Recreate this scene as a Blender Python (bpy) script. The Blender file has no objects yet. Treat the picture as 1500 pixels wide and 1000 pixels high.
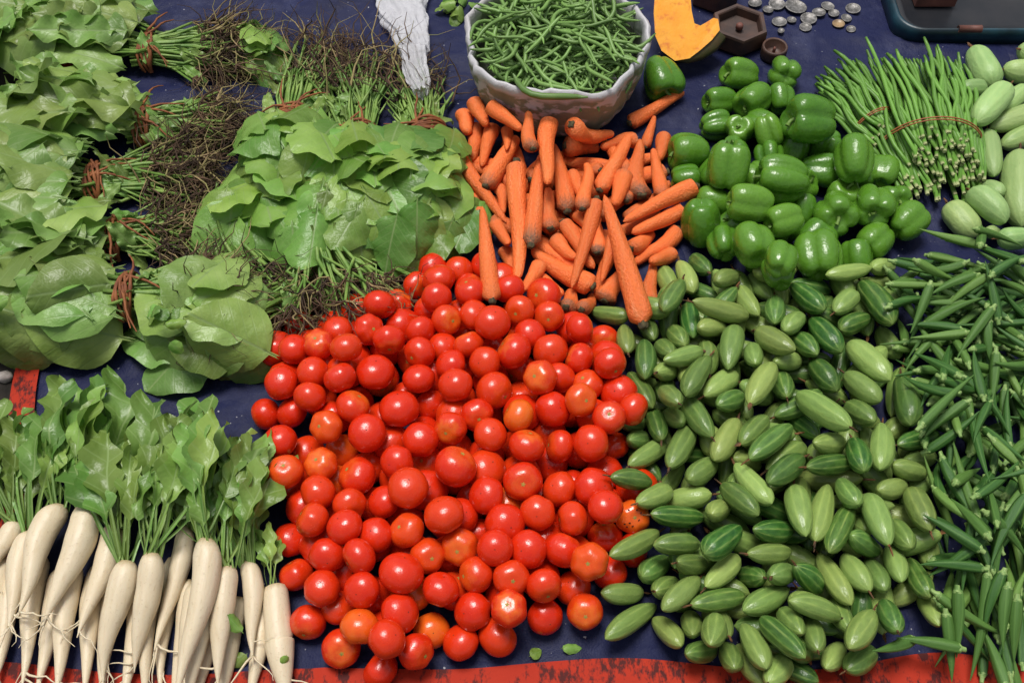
import bpy, math, random
import numpy as np
from mathutils import Vector, Matrix, Quaternion
random.seed(11); rng = np.random.default_rng(11)
R = math.radians; PI = math.pi

# ------------------------------------------------------------------ camera, sky, sun, exposure
F = 1500.0; PITCH = R(57); DIST = 1.45
scene = bpy.context.scene
COL = scene.collection
CAM = Vector((0, -DIST*math.cos(PITCH), DIST*math.sin(PITCH)))
cam_d = bpy.data.cameras.new('camera'); cam_d.sensor_width = 36; cam_d.lens = 36
cam_d.clip_start = 0.02; cam_d.clip_end = 200
cam = bpy.data.objects.new('camera', cam_d); cam.location = CAM
cam.rotation_euler = (R(90)-PITCH, 0, 0); COL.objects.link(cam); scene.camera = cam

SUN_EL, SUN_AZ = R(76), R(335)      # azimuth clockwise from +Y: high, from the far left, behind thin cloud
w = bpy.data.worlds.new('World'); scene.world = w; w.use_nodes = True
nt = w.node_tree; bg = nt.nodes['Background']
sky = nt.nodes.new('ShaderNodeTexSky'); sky.sky_type = 'NISHITA'; sky.sun_disc = False
sky.sun_elevation = SUN_EL; sky.sun_rotation = SUN_AZ; sky.dust_density = 4; sky.air_density = 1.0
hs = nt.nodes.new('ShaderNodeHueSaturation'); hs.inputs['Saturation'].default_value = 0.38
nt.links.new(sky.outputs[0], hs.inputs['Color']); nt.links.new(hs.outputs[0], bg.inputs['Color'])
bg.inputs['Strength'].default_value = 0.05
sun_d = bpy.data.lights.new('sun', 'SUN'); sun_d.energy = 1.5; sun_d.angle = R(22); sun_d.color = (1, 0.965, 0.92)
sun = bpy.data.objects.new('sun', sun_d); COL.objects.link(sun)
sdir = Vector((math.sin(SUN_AZ)*math.cos(SUN_EL), math.cos(SUN_AZ)*math.cos(SUN_EL), math.sin(SUN_EL)))
sun.rotation_euler = sdir.to_track_quat('Z', 'Y').to_euler(); sun.location = sdir*5
vs = scene.view_settings; vs.view_transform = 'Standard'; vs.look = 'None'; vs.gamma = 1
vs.use_curve_mapping = False; vs.exposure = 0.95

# ------------------------------------------------------------------ pixels -> directions -> points on a surface
CP, SP = math.cos(R(90)-PITCH), math.sin(R(90)-PITCH)
def ray(px, py):
    u, v = (px-750)/F, -(py-500)/F
    return Vector((u, v*CP + SP, v*SP - CP))
def at(px, py, z=0.0):
    d = ray(px, py); return CAM + d*((z-CAM.z)/d.z)
def mpp(px, py, z=0.0):
    d = ray(px, py); return ((z-CAM.z)/d.z)/F

# ------------------------------------------------------------------ height map of everything laid so far
CELL = 0.002; X0, Y0 = -1.3, -0.75; NX, NY = 1300, 950
gx = X0 + (np.arange(NX)+.5)*CELL; gy = Y0 + (np.arange(NY)+.5)*CELL
GX, GY = np.meshgrid(gx, gy, indexing='ij')
def tarp_z(x, y):
    z = 0.0022*np.sin(9*x+3*np.sin(5*y)) * np.sin(7*y+1.3+1.5*np.sin(3*x))
    z = z + 0.0045*np.exp(-((y-0.60-0.05*np.sin(4*x))/0.012)**2) + 0.004*np.exp(-((y-0.475+0.03*np.sin(6*x+1))/0.010)**2)
    z = z + 0.004*np.exp(-((x-0.62-0.06*np.sin(5*y))/0.012)**2)*(y > .35) + 0.004*np.exp(-((x+0.20-0.05*np.sin(6*y))/0.010)**2)
    z = z + 0.005*np.exp(-((y+0.405+0.012*np.sin(9*x))/0.009)**2) + 0.004*np.exp(-((y+0.375+0.01*np.sin(13*x+2))/0.006)**2)
    z = z + 0.004*np.exp(-((y+0.03+0.25*(x+.45)-.02*np.sin(14*x))/0.008)**2)
    return z + 0.006
H = tarp_z(GX, GY)
def ij(x, y): return int((x-X0)/CELL), int((y-Y0)/CELL)
_k = {}
def kern(r):
    q = max(2, int(round(r/CELL*2))); 
    if q not in _k:
        rr = q*CELL/2; n = int(rr/CELL); a = np.arange(-n, n+1)*CELL
        d2 = a[:, None]**2 + a[None, :]**2
        _k[q] = (n, np.where(d2 <= rr*rr, np.sqrt(np.maximum(rr*rr-d2, 0)), -9.0))
    return _k[q]
def rest(x, y, r):
    """height of the centre of a ball of radius r dropped straight down at x, y"""
    n, k = kern(r); i, j = ij(x, y)
    i = min(max(i, n), NX-n-1); j = min(max(j, n), NY-n-1)
    return float((H[i-n:i+n+1, j-n:j+n+1] + k).max())
def stamp(x, y, z, r):
    n, k = kern(r); i, j = ij(x, y)
    if i < n or j < n or i >= NX-n or j >= NY-n: return
    P = H[i-n:i+n+1, j-n:j+n+1]; np.maximum(P, np.where(k > -1, z+k, -9), out=P)
def hat(x, y):
    i, j = ij(x, y); return float(H[min(max(i, 0), NX-1), min(max(j, 0), NY-1)])

def lay_long(x, y, yaw, chain, maxslope=0.6):
    """lay a chain [(s, r)] of balls along yaw centred at x, y: returns z of the centre and the slope"""
    c, s_ = math.cos(yaw), math.sin(yaw)
    n = len(chain); hz = [rest(x+c*s, y+s_*s, r) for s, r in chain]
    a = max(range(n//2+1), key=lambda k: hz[k]); b = max(range(n//2, n), key=lambda k: hz[k])
    slope = 0.0
    if a != b:
        slope = (hz[b]-hz[a])/max(abs(chain[b][0]-chain[a][0]), 0.3*abs(chain[-1][0]-chain[0][0]))
        slope = max(-maxslope, min(maxslope, slope))
    k = 1/math.sqrt(1+slope*slope)
    z = max(rest(x+c*s*k, y+s_*s*k, r) - s*k*slope for s, r in chain)
    return z, slope
def stamp_long(x, y, z, yaw, slope, chain):
    c, s_ = math.cos(yaw), math.sin(yaw); k = 1/math.sqrt(1+slope*slope)
    for s, r in chain: stamp(x+c*s*k, y+s_*s*k, z+s*k*slope, r)
def frame_long(x, y, z, yaw, slope, roll):
    X = Vector((math.cos(yaw), math.sin(yaw), slope)).normalized()
    Y = Vector((-math.sin(yaw), math.cos(yaw), 0)); Z = X.cross(Y)
    M = Matrix((X, Y, Z)).transposed().to_4x4() @ Matrix.Rotation(roll, 4, 'X')
    M.translation = (x, y, z); return M

# ------------------------------------------------------------------ heaps: bodies made of balls, settled by pushing overlaps apart
SACK_C = at(815, 52, .125); SACK_R = 134*mpp(815, 60, .125)
BODIES = []
def body(kind, A, B, balls, rays=None, **kw):
    """A, B: the two ends; balls [(t, r)] between them; rays: pixels the ends are seen at (the depth along them is free)"""
    BODIES.append(dict(kind=kind, A=Vector(A), B=Vector(B), balls=balls, rays=rays, **kw)); return BODIES[-1]
def settle(steps=260):
    N = len(BODIES); PA = np.array([b['A'] for b in BODIES], float); PB = np.array([b['B'] for b in BODIES], float)
    L = np.linalg.norm(PB-PA, axis=1); two = L > 1e-6
    bi = np.array([i for i, b in enumerate(BODIES) for _ in b['balls']]); t = np.array([q[0] for b in BODIES for q in b['balls']]); r = np.array([q[1] for b in BODIES for q in b['balls']])
    den = (1-t)**2+t**2; wa, wb = ((1-t)/den)[:, None], (t/den)[:, None]
    has = np.array([b['rays'] is not None for b in BODIES])
    dA = np.array([(ray(*b['rays'][0]) if b['rays'] else Vector((0, 0, -1))).normalized() for b in BODIES]); dB = np.array([(ray(*b['rays'][1]) if b['rays'] else Vector((0, 0, -1))).normalized() for b in BODIES])
    C = np.array(CAM); h0 = PA.copy(); h1 = PB.copy(); pairs = None
    for it in range(steps):
        g = .0016*(1-it/(steps-60)) if it < steps-60 else 0.0
        PA += dA*g; PB += dB*g
        kk = .25 if it < steps-25 else .05
        for P, d, h in ((PA, dA, h0), (PB, dB, h1)):
            q = C+d*(((P-C)*d).sum(1)[:, None]); P += np.where(has[:, None], kk*(q-P), 0)
            e = .04*(h-P); e[:, 2] = 0; P += np.where(has[:, None], 0, e)
        if it % 10 == 0:
            S = (PA[bi]*(1-t)[:, None]+PB[bi]*t[:, None]).astype(np.float32); n2 = (S*S).sum(1)
            D2 = n2[:, None]+n2[None]-2*S@S.T; lim = (r[:, None]+r[None]+.012).astype(np.float32)
            I, J = np.nonzero(D2 < lim*lim); k = (I < J) & (bi[I] != bi[J]); pairs = I[k], J[k]
        I, J = pairs
        for _ in range(2):
            S = PA[bi]*(1-t)[:, None]+PB[bi]*t[:, None]
            v = S[I]-S[J]; d = np.linalg.norm(v, axis=1)+1e-9; ov = r[I]+r[J]-d; k = ov > 0
            a, b = I[k], J[k]; dv = v[k]/d[k][:, None]*(ov[k]*.5)[:, None]
            acc = np.zeros_like(S); cnt = np.ones(len(S)); np.add.at(acc, a, dv); np.add.at(acc, b, -dv); np.add.at(cnt, a, .45); np.add.at(cnt, b, .45)
            acc /= cnt[:, None]
            gz = tarp_z(S[:, 0], S[:, 1])-.002+r-S[:, 2]; acc[:, 2] += np.where(gz > 0, gz, 0)*.9
            # the sack pushes things aside
            o = S[:, :2]-np.array((SACK_C.x, SACK_C.y)); do = np.linalg.norm(o, axis=1)+1e-9; po = SACK_R*.97+r-do
            acc[:, :2] += np.where((po > 0) & (S[:, 2] < .14), po, 0)[:, None]*o/do[:, None]*.5
            na = np.zeros_like(PA); nb = np.zeros_like(PA); ca = np.zeros(N)
            np.add.at(na, bi, acc*wa); np.add.at(nb, bi, acc*wb); np.add.at(ca, bi, (np.abs(acc).sum(1) > 1e-7)*1.0); ca = np.maximum(1, ca*.6)[:, None]
            PA += na/ca; PB += nb/ca
            m = (PA+PB)/2; ax = PB-PA; ln = np.linalg.norm(ax, axis=1)[:, None]+1e-12; ax = ax/ln*L[:, None]/2
            PA = np.where(two[:, None], m-ax, m); PB = np.where(two[:, None], m+ax, m)
    print('settled', N, 'bodies, mean overlap mm', float(ov[k].mean()*1000) if k.any() else 0, 'worst', float(ov.max()*1000))
    for i, b in enumerate(BODIES):
        b['A'], b['B'] = Vector(PA[i]), Vector(PB[i])
        for q, rr in b['balls']: p = b['A'].lerp(b['B'], q); stamp(p.x, p.y, p.z, rr)
def axis_frame(b, roll):
    X = (b['B']-b['A']).normalized(); Y = Vector((0, 0, 1)).cross(X).normalized(); Z = X.cross(Y)
    return Matrix((X, Y, Z)).transposed().to_4x4() @ Matrix.Rotation(roll, 4, 'X')

# ------------------------------------------------------------------ mesh helpers
def mesh(name, verts, faces, mat=None, smooth=True):
    me = bpy.data.meshes.new(name); me.from_pydata([tuple(v) for v in verts], [], faces)
    if smooth: me.polygons.foreach_set('use_smooth', [True]*len(me.polygons))
    if mat: me.materials.append(mat)
    me.update(); return me
def link(name, me, parent=None, M=None, label=None, cat=None, group=None, kind=None):
    o = bpy.data.objects.new(name, me); COL.objects.link(o)
    if parent is not None: o.parent = parent
    if M is not None: o.matrix_local = M
    if label: o['label'] = label
    if cat: o['category'] = cat
    if group: o['group'] = group
    if kind: o['kind'] = kind
    return o
def tube(pts, radii, n=6, caps=True):
    pts = [Vector(p) for p in pts]; V, Fc = [], []
    up = Vector((0, 0, 1)); m = len(pts)
    for i, p in enumerate(pts):
        t = (pts[min(i+1, m-1)]-pts[max(i-1, 0)]).normalized()
        a = t.cross(up)
        if a.length < 1e-3: a = t.cross(Vector((1, 0, 0)))
        a.normalize(); b = a.cross(t)
        for k in range(n):
            th = 2*PI*k/n; V.append(p + (a*math.cos(th)+b*math.sin(th))*radii[i])
    for i in range(m-1):
        for k in range(n):
            Fc.append((i*n+k, i*n+(k+1) % n, (i+1)*n+(k+1) % n, (i+1)*n+k))
    if caps: Fc += [tuple(range(n)), tuple((m-1)*n+k for k in reversed(range(n)))]
    return V, Fc
class MB:
    def __init__(s): s.v, s.f = [], []
    def add(s, VF):
        o = len(s.v); s.v += list(VF[0]); s.f += [tuple(i+o for i in f) for f in VF[1]]; return s
def revolve(prof, nv, mod=None, spine=None):
    """prof [(x, r)] along X, first and last r are closed to a pole"""
    V, Fc = [], []; n = len(prof)
    for i, (x, r) in enumerate(prof):
        sy, sz = spine(x) if spine else (0, 0)
        for k in range(nv):
            th = 2*PI*k/nv; q = r*(mod(x, th) if mod else 1)
            V.append((x, sy+q*math.cos(th), sz+q*math.sin(th)))
    for i in range(n-1):
        for k in range(nv): Fc.append((i*nv+k, (i+1)*nv+k, (i+1)*nv+(k+1) % nv, i*nv+(k+1) % nv))
    for i, rev in ((0, False), (n-1, True)):
        x = prof[i][0]; sy, sz = spine(x) if spine else (0, 0)
        c = len(V); V.append((x, sy, sz))
        for k in range(nv):
            a, b = i*nv+k, i*nv+(k+1) % nv; Fc.append((c, b, a) if rev else (c, a, b))
    return V, Fc

# ------------------------------------------------------------------ materials
class Mat:
    def __init__(s, name, rough=.5, spec=.5, sss=0):
        s.m = bpy.data.materials.new(name); s.m.use_nodes = True; s.n = s.m.node_tree.nodes; s.l = s.m.node_tree.links
        s.b = s.n['Principled BSDF']; s.b.inputs['Roughness'].default_value = rough
        s.b.inputs['Specular IOR Level'].default_value = spec
        if sss:
            s.b.inputs['Subsurface Weight'].default_value = sss; s.b.inputs['Subsurface Scale'].default_value = .006
            s.b.inputs['Subsurface Radius'].default_value = (1, .5, .25)
        tc = s.n.new('ShaderNodeTexCoord'); s.obj = tc.outputs['Object']; s.gen = tc.outputs['Generated']
        oi = s.n.new('ShaderNodeObjectInfo'); s.rand = oi.outputs['Random']; s.ocol = oi.outputs['Color']; s.loc = oi.outputs['Location']
        ofs = s.n.new('ShaderNodeVectorMath'); ofs.operation = 'ADD'; s.l.new(s.obj, ofs.inputs[0])
        sc = s.n.new('ShaderNodeVectorMath'); sc.operation = 'SCALE'; s.l.new(s.loc, sc.inputs[0]); sc.inputs['Scale'].default_value = 37.0
        s.l.new(sc.outputs[0], ofs.inputs[1]); s.uo = ofs.outputs[0]
        if s:
            x = s.n.new('ShaderNodeSeparateXYZ'); s.l.new(s.obj, x.inputs[0]); s.x, s.y, s.z = x.outputs
            x = s.n.new('ShaderNodeSeparateColor'); s.l.new(s.ocol, x.inputs[0]); s.cr, s.cg, s.cb = x.outputs[:3]
    def noise(s, scale, detail=3, rough=.55, vec=None, stretch=None):
        t = s.n.new('ShaderNodeTexNoise'); t.inputs['Scale'].default_value = scale
        t.inputs['Detail'].default_value = detail; t.inputs['Roughness'].default_value = rough
        v = vec or s.uo
        if stretch:
            mp = s.n.new('ShaderNodeMapping'); mp.inputs['Scale'].default_value = stretch; s.l.new(v, mp.inputs[0]); v = mp.outputs[0]
        s.l.new(v, t.inputs['Vector']); return t.outputs[0]
    def ramp(s, fac, stops):
        r = s.n.new('ShaderNodeValToRGB'); e = r.color_ramp.elements
        while len(e) < len(stops): e.new(.5)
        for q, (p, c) in zip(e, stops): q.position = p; q.color = (*c, 1) if hasattr(c, '__len__') else (c, c, c, 1)
        s.l.new(fac, r.inputs[0]); return r.outputs[0]
    def mix(s, fac, a, b, mode='MIX'):
        m = s.n.new('ShaderNodeMix'); m.data_type = 'RGBA'; m.blend_type = mode
        for v, i in ((fac, m.inputs[0]), (a, m.inputs[6]), (b, m.inputs[7])):
            if isinstance(v, (int, float)): i.default_value = v
            elif isinstance(v, tuple): i.default_value = (*v, 1)
            else: s.l.new(v, i)
        return m.outputs[2]
    def math(s, op, a, b=0.0, c=0.0):
        m = s.n.new('ShaderNodeMath'); m.operation = op
        for v, i in zip((a, b, c), m.inputs):
            if isinstance(v, (int, float)): i.default_value = v
            else: s.l.new(v, i)
        return m.outputs[0]
    def bump(s, h, strength=.3, dist=.002):
        b = s.n.new('ShaderNodeBump'); b.inputs['Strength'].default_value = strength; b.inputs['Distance'].default_value = dist
        s.l.new(h, b.inputs['Height']); s.l.new(b.outputs[0], s.b.inputs['Normal']); return s
    def base(s, c):
        if isinstance(c, tuple): s.b.inputs['Base Color'].default_value = (*c, 1)
        else: s.l.new(c, s.b.inputs['Base Color'])
        return s
    def rough(s, c): s.l.new(c, s.b.inputs['Roughness']); return s
    def hsv(s, col, h=None, sat=None, v=None):
        n = s.n.new('ShaderNodeHueSaturation'); s.l.new(col, n.inputs['Color'])
        for nm, x in (('Hue', h), ('Saturation', sat), ('Value', v)):
            if x is None: continue
            if isinstance(x, (int, float)): n.inputs[nm].default_value = x
            else: s.l.new(x, n.inputs[nm])
        return n.outputs[0]
def simple(name, c, rough=.6, c2=None, scale=60, spec=.4, bump=0):
    m = Mat(name, rough, spec); n = m.noise(scale)
    m.base(m.mix(m.ramp(n, [(.35, 0.), (.65, 1.)]), c, c2 or tuple(x*.6 for x in c)))
    if bump: m.bump(n, bump)
    return m.m

def mat_tomato():
    m = Mat('tomato_skin', .27, .55, .05)
    red = m.mix(m.noise(1.6), (.56, .013, .003), (.70, .036, .005))
    # green and yellow shoulder around the stem end; the object's colour says how ripe the fruit is
    zz = m.math('ADD', m.z, m.math('MULTIPLY', m.math('SUBTRACT', m.noise(2.5), .5), .9))
    sh = m.math('MULTIPLY', m.ramp(zz, [(.45, 0.), (1., .9)]), m.cr)
    c = m.mix(sh, red, (.78, .20, .02))
    c = m.mix(m.math('MULTIPLY', m.cg, .9), c, m.mix(m.noise(1.8), (.74, .075, .006), (.80, .22, .015)))
    sp = m.ramp(m.noise(38, 1), [(.68, 0.), (.74, .35)])
    c = m.mix(sp, c, (.85, .25, .08))
    m.base(c); m.rough(m.ramp(m.noise(3), [(.3, .17), (.8, .32)])); m.bump(m.noise(9, 2), .05, .03); return m.m
def mat_carrot():
    m = Mat('carrot_skin', .48, .35, .08)
    c = m.mix(m.noise(3.0), (.74, .130, .026), (.82, .205, .050))
    rings = m.noise(5, 3, .6, stretch=(9, .9, .9))
    c = m.mix(m.ramp(rings, [(.58, 0.), (.74, .28)]), c, (.50, .10, .02))
    c = m.mix(m.ramp(m.noise(2.2, 4), [(.52, 0.), (.75, .5)]), c, (.70, .27, .10))
    cr = m.math('ADD', m.x, m.math('MULTIPLY', m.noise(6), .25))
    c = m.mix(m.math('MULTIPLY', m.ramp(cr, [(.11, 1.), (.30, 0.)]), m.cr), c, (.13, .09, .055))
    c = m.hsv(c, v=m.math('ADD', m.math('MULTIPLY', m.rand, .3), .86))
    m.base(c); m.bump(rings, .35, .04); return m.m
def mat_gourd(name, pale, mid, dark, freq=9.0, rough=.42):
    m = Mat(name, rough, .42, .05)
    ang = m.math('ARCTAN2', m.y, m.z)
    wob = m.math('MULTIPLY', m.noise(4.0), 3.2)
    st = m.math('SINE', m.math('ADD', m.math('MULTIPLY', ang, freq), wob))
    ln = m.math('SINE', m.math('ADD', m.math('MULTIPLY', ang, freq*1.0), m.math('MULTIPLY', m.noise(2.0), 2.0)))
    st = m.math('ADD', m.math('MULTIPLY', st, .07), m.math('MULTIPLY', m.noise(2.6, 4, .62, stretch=(1.6, .7, .7)), 1.0))
    sf = m.ramp(st, [(.25, 0.), (.85, 1.)])
    ca = m.mix(m.cr, pale, mid); cb = m.mix(m.cr, tuple(.35*a+.65*b for a, b in zip(mid, pale)), dark)
    c = m.mix(sf, cb, ca)
    c = m.mix(m.math('MULTIPLY', m.ramp(ln, [(.50, 0.), (.98, .34)]), m.ramp(m.noise(4), [(.4, .2), (.6, 1.)])), c, pale)
    ends = m.ramp(m.math('ABSOLUTE', m.x), [(.40, 0.), (.52, .35)])
    c = m.mix(ends, c, pale)
    c = m.mix(m.ramp(m.noise(18, 2), [(.70, 0.), (.76, .7)]), c, (.10, .09, .03))
    c = m.hsv(c, h=m.math('ADD', m.math('MULTIPLY', m.cg, .030), .488), v=m.math('ADD', m.math('MULTIPLY', m.rand, .40), .80))
    m.base(c); m.bump(st, .12, .04); return m.m
def mat_pepper():
    m = Mat('pepper_skin', .17, .55, .04)
    c = m.mix(m.noise(1.4), (.036, .130, .009), (.100, .250, .020))
    c = m.mix(m.cr, c, m.mix(m.noise(1.6), (.12, .27, .022), (.18, .36, .04)))
    c = m.mix(m.ramp(m.noise(14, 2), [(.70, 0.), (.8, .5)]), c, (.20, .33, .09))
    m.base(c); m.rough(m.ramp(m.noise(4), [(.3, .17), (.75, .36)])); m.bump(m.noise(5, 2), .07, .06); return m.m
def mat_okra():
    m = Mat('okra_skin', .5, .35)
    c = m.mix(m.noise(3), (.022, .080, .014), (.055, .150, .026))
    c = m.mix(m.cr, c, (.20, .34, .07))
    rid = m.math('COSINE', m.math('MULTIPLY', m.math('ARCTAN2', m.y, m.z), 5.0))
    c = m.mix(m.ramp(rid, [(.6, 0.), (1., .35)]), c, (.14, .27, .06))
    m.base(c); m.bump(m.noise(25, 2), .2, .03); return m.m
def mat_radish():
    m = Mat('radish_skin', .42, .4, .12)
    c = m.mix(m.noise(2.5), (.62, .51, .335), (.70, .61, .45))
    c = m.mix(m.ramp(m.noise(3.2, 5, .65), [(.52, 0.), (.76, .5)]), c, (.52, .39, .23))
    sc = m.noise(4, 3, .6, stretch=(10, 1, 1))
    c = m.mix(m.ramp(sc, [(.60, 0.), (.74, .5)]), c, (.42, .31, .18))
    crown = m.ramp(m.math('ADD', m.x, m.math('MULTIPLY', m.noise(5), .05)), [(.03, 1.), (.085, 0.)])
    c = m.mix(m.math('MULTIPLY', crown, .75), c, (.36, .27, .13))
    c = m.mix(m.ramp(m.noise(22, 2), [(.69, 0.), (.76, .6)]), c, (.30, .21, .12))
    m.base(c); m.bump(sc, .07, .03); return m.m
def mat_leaf(name, a, b, vein=(.30, .42, .16), rough=.36, trans=.35, vw=1.0):
    m = Mat(name, rough, .5)
    c = m.mix(m.ramp(m.noise(1.8, 3), [(.3, 0.), (.7, 1.)]), a, b)
    c = m.hsv(c, h=m.math('ADD', m.math('MULTIPLY', m.rand, .045), .470), v=m.math('ADD', m.math('MULTIPLY', m.math('FRACT', m.math('MULTIPLY', m.rand, 7.3)), .62), .66))
    # midrib and side veins
    ay = m.math('ABSOLUTE', m.y)
    side = m.math('FRACT', m.math('MULTIPLY', m.math('SUBTRACT', m.x, m.math('MULTIPLY', ay, .9)), 8.0))
    v1 = m.ramp(m.math('ABSOLUTE', m.math('SUBTRACT', side, .5)), [(.0, .34), (.09, 0.)])
    v2 = m.ramp(ay, [(.004*vw, .75), (.018*vw, 0.)])
    vv = m.math('MAXIMUM', v1, v2)
    c = m.mix(vv, c, vein)
    m.base(c)
    cre = m.noise(8, 3, .55)
    m.bump(m.math('ADD', m.math('MULTIPLY', cre, 1.0), m.math('MULTIPLY', vv, -.7)), .11, .04)
    tr = m.n.new('ShaderNodeBsdfTranslucent'); m.l.new(c, tr.inputs['Color'])
    ad = m.n.new('ShaderNodeMixShader'); ad.inputs[0].default_value = trans
    m.l.new(m.b.outputs[0], ad.inputs[1]); m.l.new(tr.outputs[0], ad.inputs[2])
    m.l.new(ad.outputs[0], m.n['Material Output'].inputs['Surface']); return m.m
def mat_tarp():
    m = Mat('tarp_blue', .6, .18)
    c = m.mix(m.noise(3, 4), (.006, .008, .036), (.015, .020, .072))
    c = m.mix(m.ramp(m.noise(11, 5, .7), [(.52, 0.), (.8, .45)]), c, (.075, .085, .165))
    c = m.mix(m.ramp(m.noise(5, 5, .7), [(.55, 0.), (.75, .55)]), c, (.022, .02, .024))
    c = m.mix(m.ramp(m.noise(120, 2), [(.725, 0.), (.76, .8)]), c, (.45, .45, .48))
    m.base(c)
    cre = m.math('ADD', m.noise(9, 4, .55), m.math('MULTIPLY', m.math('ABSOLUTE', m.math('SUBTRACT', m.noise(5, 3, .5), .5)), 3.0)); wv = m.noise(420, 1, .5)
    m.bump(m.math('ADD', m.math('MULTIPLY', cre, 1.0), m.math('MULTIPLY', wv, .06)), .55, .022)
    m.rough(m.ramp(m.noise(6), [(.3, .48), (.8, .72)])); return m.m
def mat_hem():
    m = Mat('tarp_hem_red', .7, .12)
    c = m.mix(m.noise(6, 4), (.33, .022, .012), (.46, .040, .016))
    c = m.mix(m.ramp(m.noise(55, 4, .75, stretch=(1, .5, 1)), [(.50, 0.), (.60, .9)]), c, (.045, .016, .016))
    m.base(c); m.bump(m.noise(60, 3), .4, .004); return m.m
def mat_sack():
    m = Mat('sack_plastic_weave', .40, .45)
    c = m.mix(m.noise(6, 4), (.40, .39, .40), (.60, .59, .62))
    hgt = m.ramp(m.z, [(.110, 1.), (.1165, 0.)])                       # the printed band of the sack lies below the turned rim
    pr = m.ramp(m.noise(24, 3, .6, stretch=(1, 1, 1.6)), [(.42, 0.), (.48, .95)])
    c = m.mix(m.math('MULTIPLY', hgt, pr), c, m.mix(m.noise(14), (.09, .11, .08), (.24, .29, .18)))
    c = m.mix(m.ramp(m.noise(10, 5), [(.5, 0.), (.75, .5)]), c, (.30, .28, .25))
    m.base(c); m.bump(m.math('ADD', m.noise(18, 4), m.math('MULTIPLY', m.noise(300, 1), .1)), .35, .012); return m.m
def mat_film():
    m = Mat('clear_plastic_film', .14, .9)
    m.base(m.mix(m.noise(30, 4), (.74, .74, .78), (.90, .90, .93))); m.b.inputs['Alpha'].default_value = .62; m.b.inputs['Transmission Weight'].default_value = .25; m.b.inputs['IOR'].default_value = 1.2
    m.bump(m.noise(45, 4, .6), .5, .02); return m.m

M_TOM = mat_tomato(); M_CAR = mat_carrot(); M_PEP = mat_pepper(); M_OKR = mat_okra(); M_RAD = mat_radish()
M_GRD = mat_gourd('pointed_gourd_skin', (.36, .46, .125), (.082, .195, .032), (.015, .062, .011), 9.0, .30)
M_CUC = mat_gourd('cucumber_skin', (.40, .52, .20), (.21, .36, .10), (.07, .19, .045), 11.0, .45)
M_SPI = mat_leaf('spinach_leaf', (.150, .325, .046), (.275, .465, .105))
M_MUS = mat_leaf('mustard_leaf', (.165, .325, .055), (.32, .48, .14))
M_RLF = mat_leaf('radish_leaf', (.125, .270, .042), (.27, .45, .105), (.36, .50, .19), vw=.45)
M_STM = simple('pale_green_stem', (.24, .36, .085), .45, (.10, .21, .035), 40)
M_ROOT = simple('brown_root', (.13, .075, .042), .85, (.035, .022, .015), 25)
M_TAN = simple('tan_root', (.34, .24, .12), .8, (.22, .22, .07), 30)
M_TIE = simple('straw_tie', (.30, .105, .034), .7, (.15, .045, .017), 60)
M_SCAR = simple('stem_scar', (.42, .26, .05), .7, (.20, .20, .04), 5)
M_DOT = simple('blossom_dot', (.09, .03, .012), .8)
M_SCAB = simple('black_scab', (.012, .008, .006), .8)
M_CROWN = simple('carrot_crown', (.09, .075, .03), .85, (.03, .024, .015), 4)
M_GST = simple('dry_gourd_stem', (.20, .085, .028), .8, (.05, .03, .015), 3)
M_PST = simple('pepper_stem', (.17, .28, .06), .55, (.09, .17, .03), 3)
M_CAP = simple('okra_cap', (.30, .42, .14), .6, (.13, .25, .06), 3)
M_BEAN = Mat('bean_skin', .42, .4)
M_BEAN.base(M_BEAN.hsv(M_BEAN.mix(M_BEAN.noise(5), (.105, .22, .045), (.22, .36, .10)), v=M_BEAN.math('ADD', M_BEAN.math('MULTIPLY', M_BEAN.rand, .5), .7))); M_BEAN = M_BEAN.m
def mat_longbean():
    m = Mat('long_bean_skin', .42, .4)
    c = m.hsv(m.mix(m.noise(6), (.085, .22, .030), (.17, .34, .06)), v=m.math('ADD', m.math('MULTIPLY', m.rand, .45), .75))
    c = m.mix(m.ramp(m.x, [(.010, .9), (.028, 0.)]), c, (.45, .47, .24)); m.base(c); return m.m
M_LONG = mat_longbean()
M_BAND = simple('rubber_band', (.42, .13, .05), .5)
M_TARP = mat_tarp(); M_HEM = mat_hem(); M_SACK = mat_sack(); M_FILM = mat_film()
M_IRON = simple('rusty_iron', (.085, .040, .026), .55, (.030, .018, .015), 22, .5, .4)
M_COIN = simple('coin_steel', (.26, .25, .24), .5, (.12, .115, .105), 160, .5, .5); M_COIN.node_tree.nodes['Principled BSDF'].inputs['Metallic'].default_value = .55
M_COINB = simple('coin_bronze', (.36, .24, .12), .4, (.20, .13, .07), 60, .6)
M_GROUND = simple('dark_soil', (.018, .016, .014), .95, (.040, .034, .028), 30, .2, .6)
M_TEAL = simple('worn_teal_paint', (.012, .055, .080), .38, (.006, .018, .026), 18, .5, .3)
M_PAN = simple('dark_scale_pan', (.012, .014, .018), .4, (.022, .022, .025), 14, .4, .2)
M_RUST = simple('rust_red_plate', (.20, .075, .055), .6, (.10, .04, .03), 20)
M_PUM = Mat('pumpkin_flesh', .5, .2, .1)
_c = M_PUM.mix(M_PUM.noise(45, 4), (.80, .27, .012), (.84, .42, .04))
_c = M_PUM.mix(M_PUM.ramp(M_PUM.noise(55, 4, .65), [(.54, 0.), (.70, .85)]), _c, (.60, .13, .02))
M_PUM.base(_c); M_PUM.bump(M_PUM.noise(60, 4), .3, .004); M_PUM = M_PUM.m
M_RIND = simple('pumpkin_rind', (.10, .055, .025), .45, (.05, .06, .02), 24)

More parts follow.
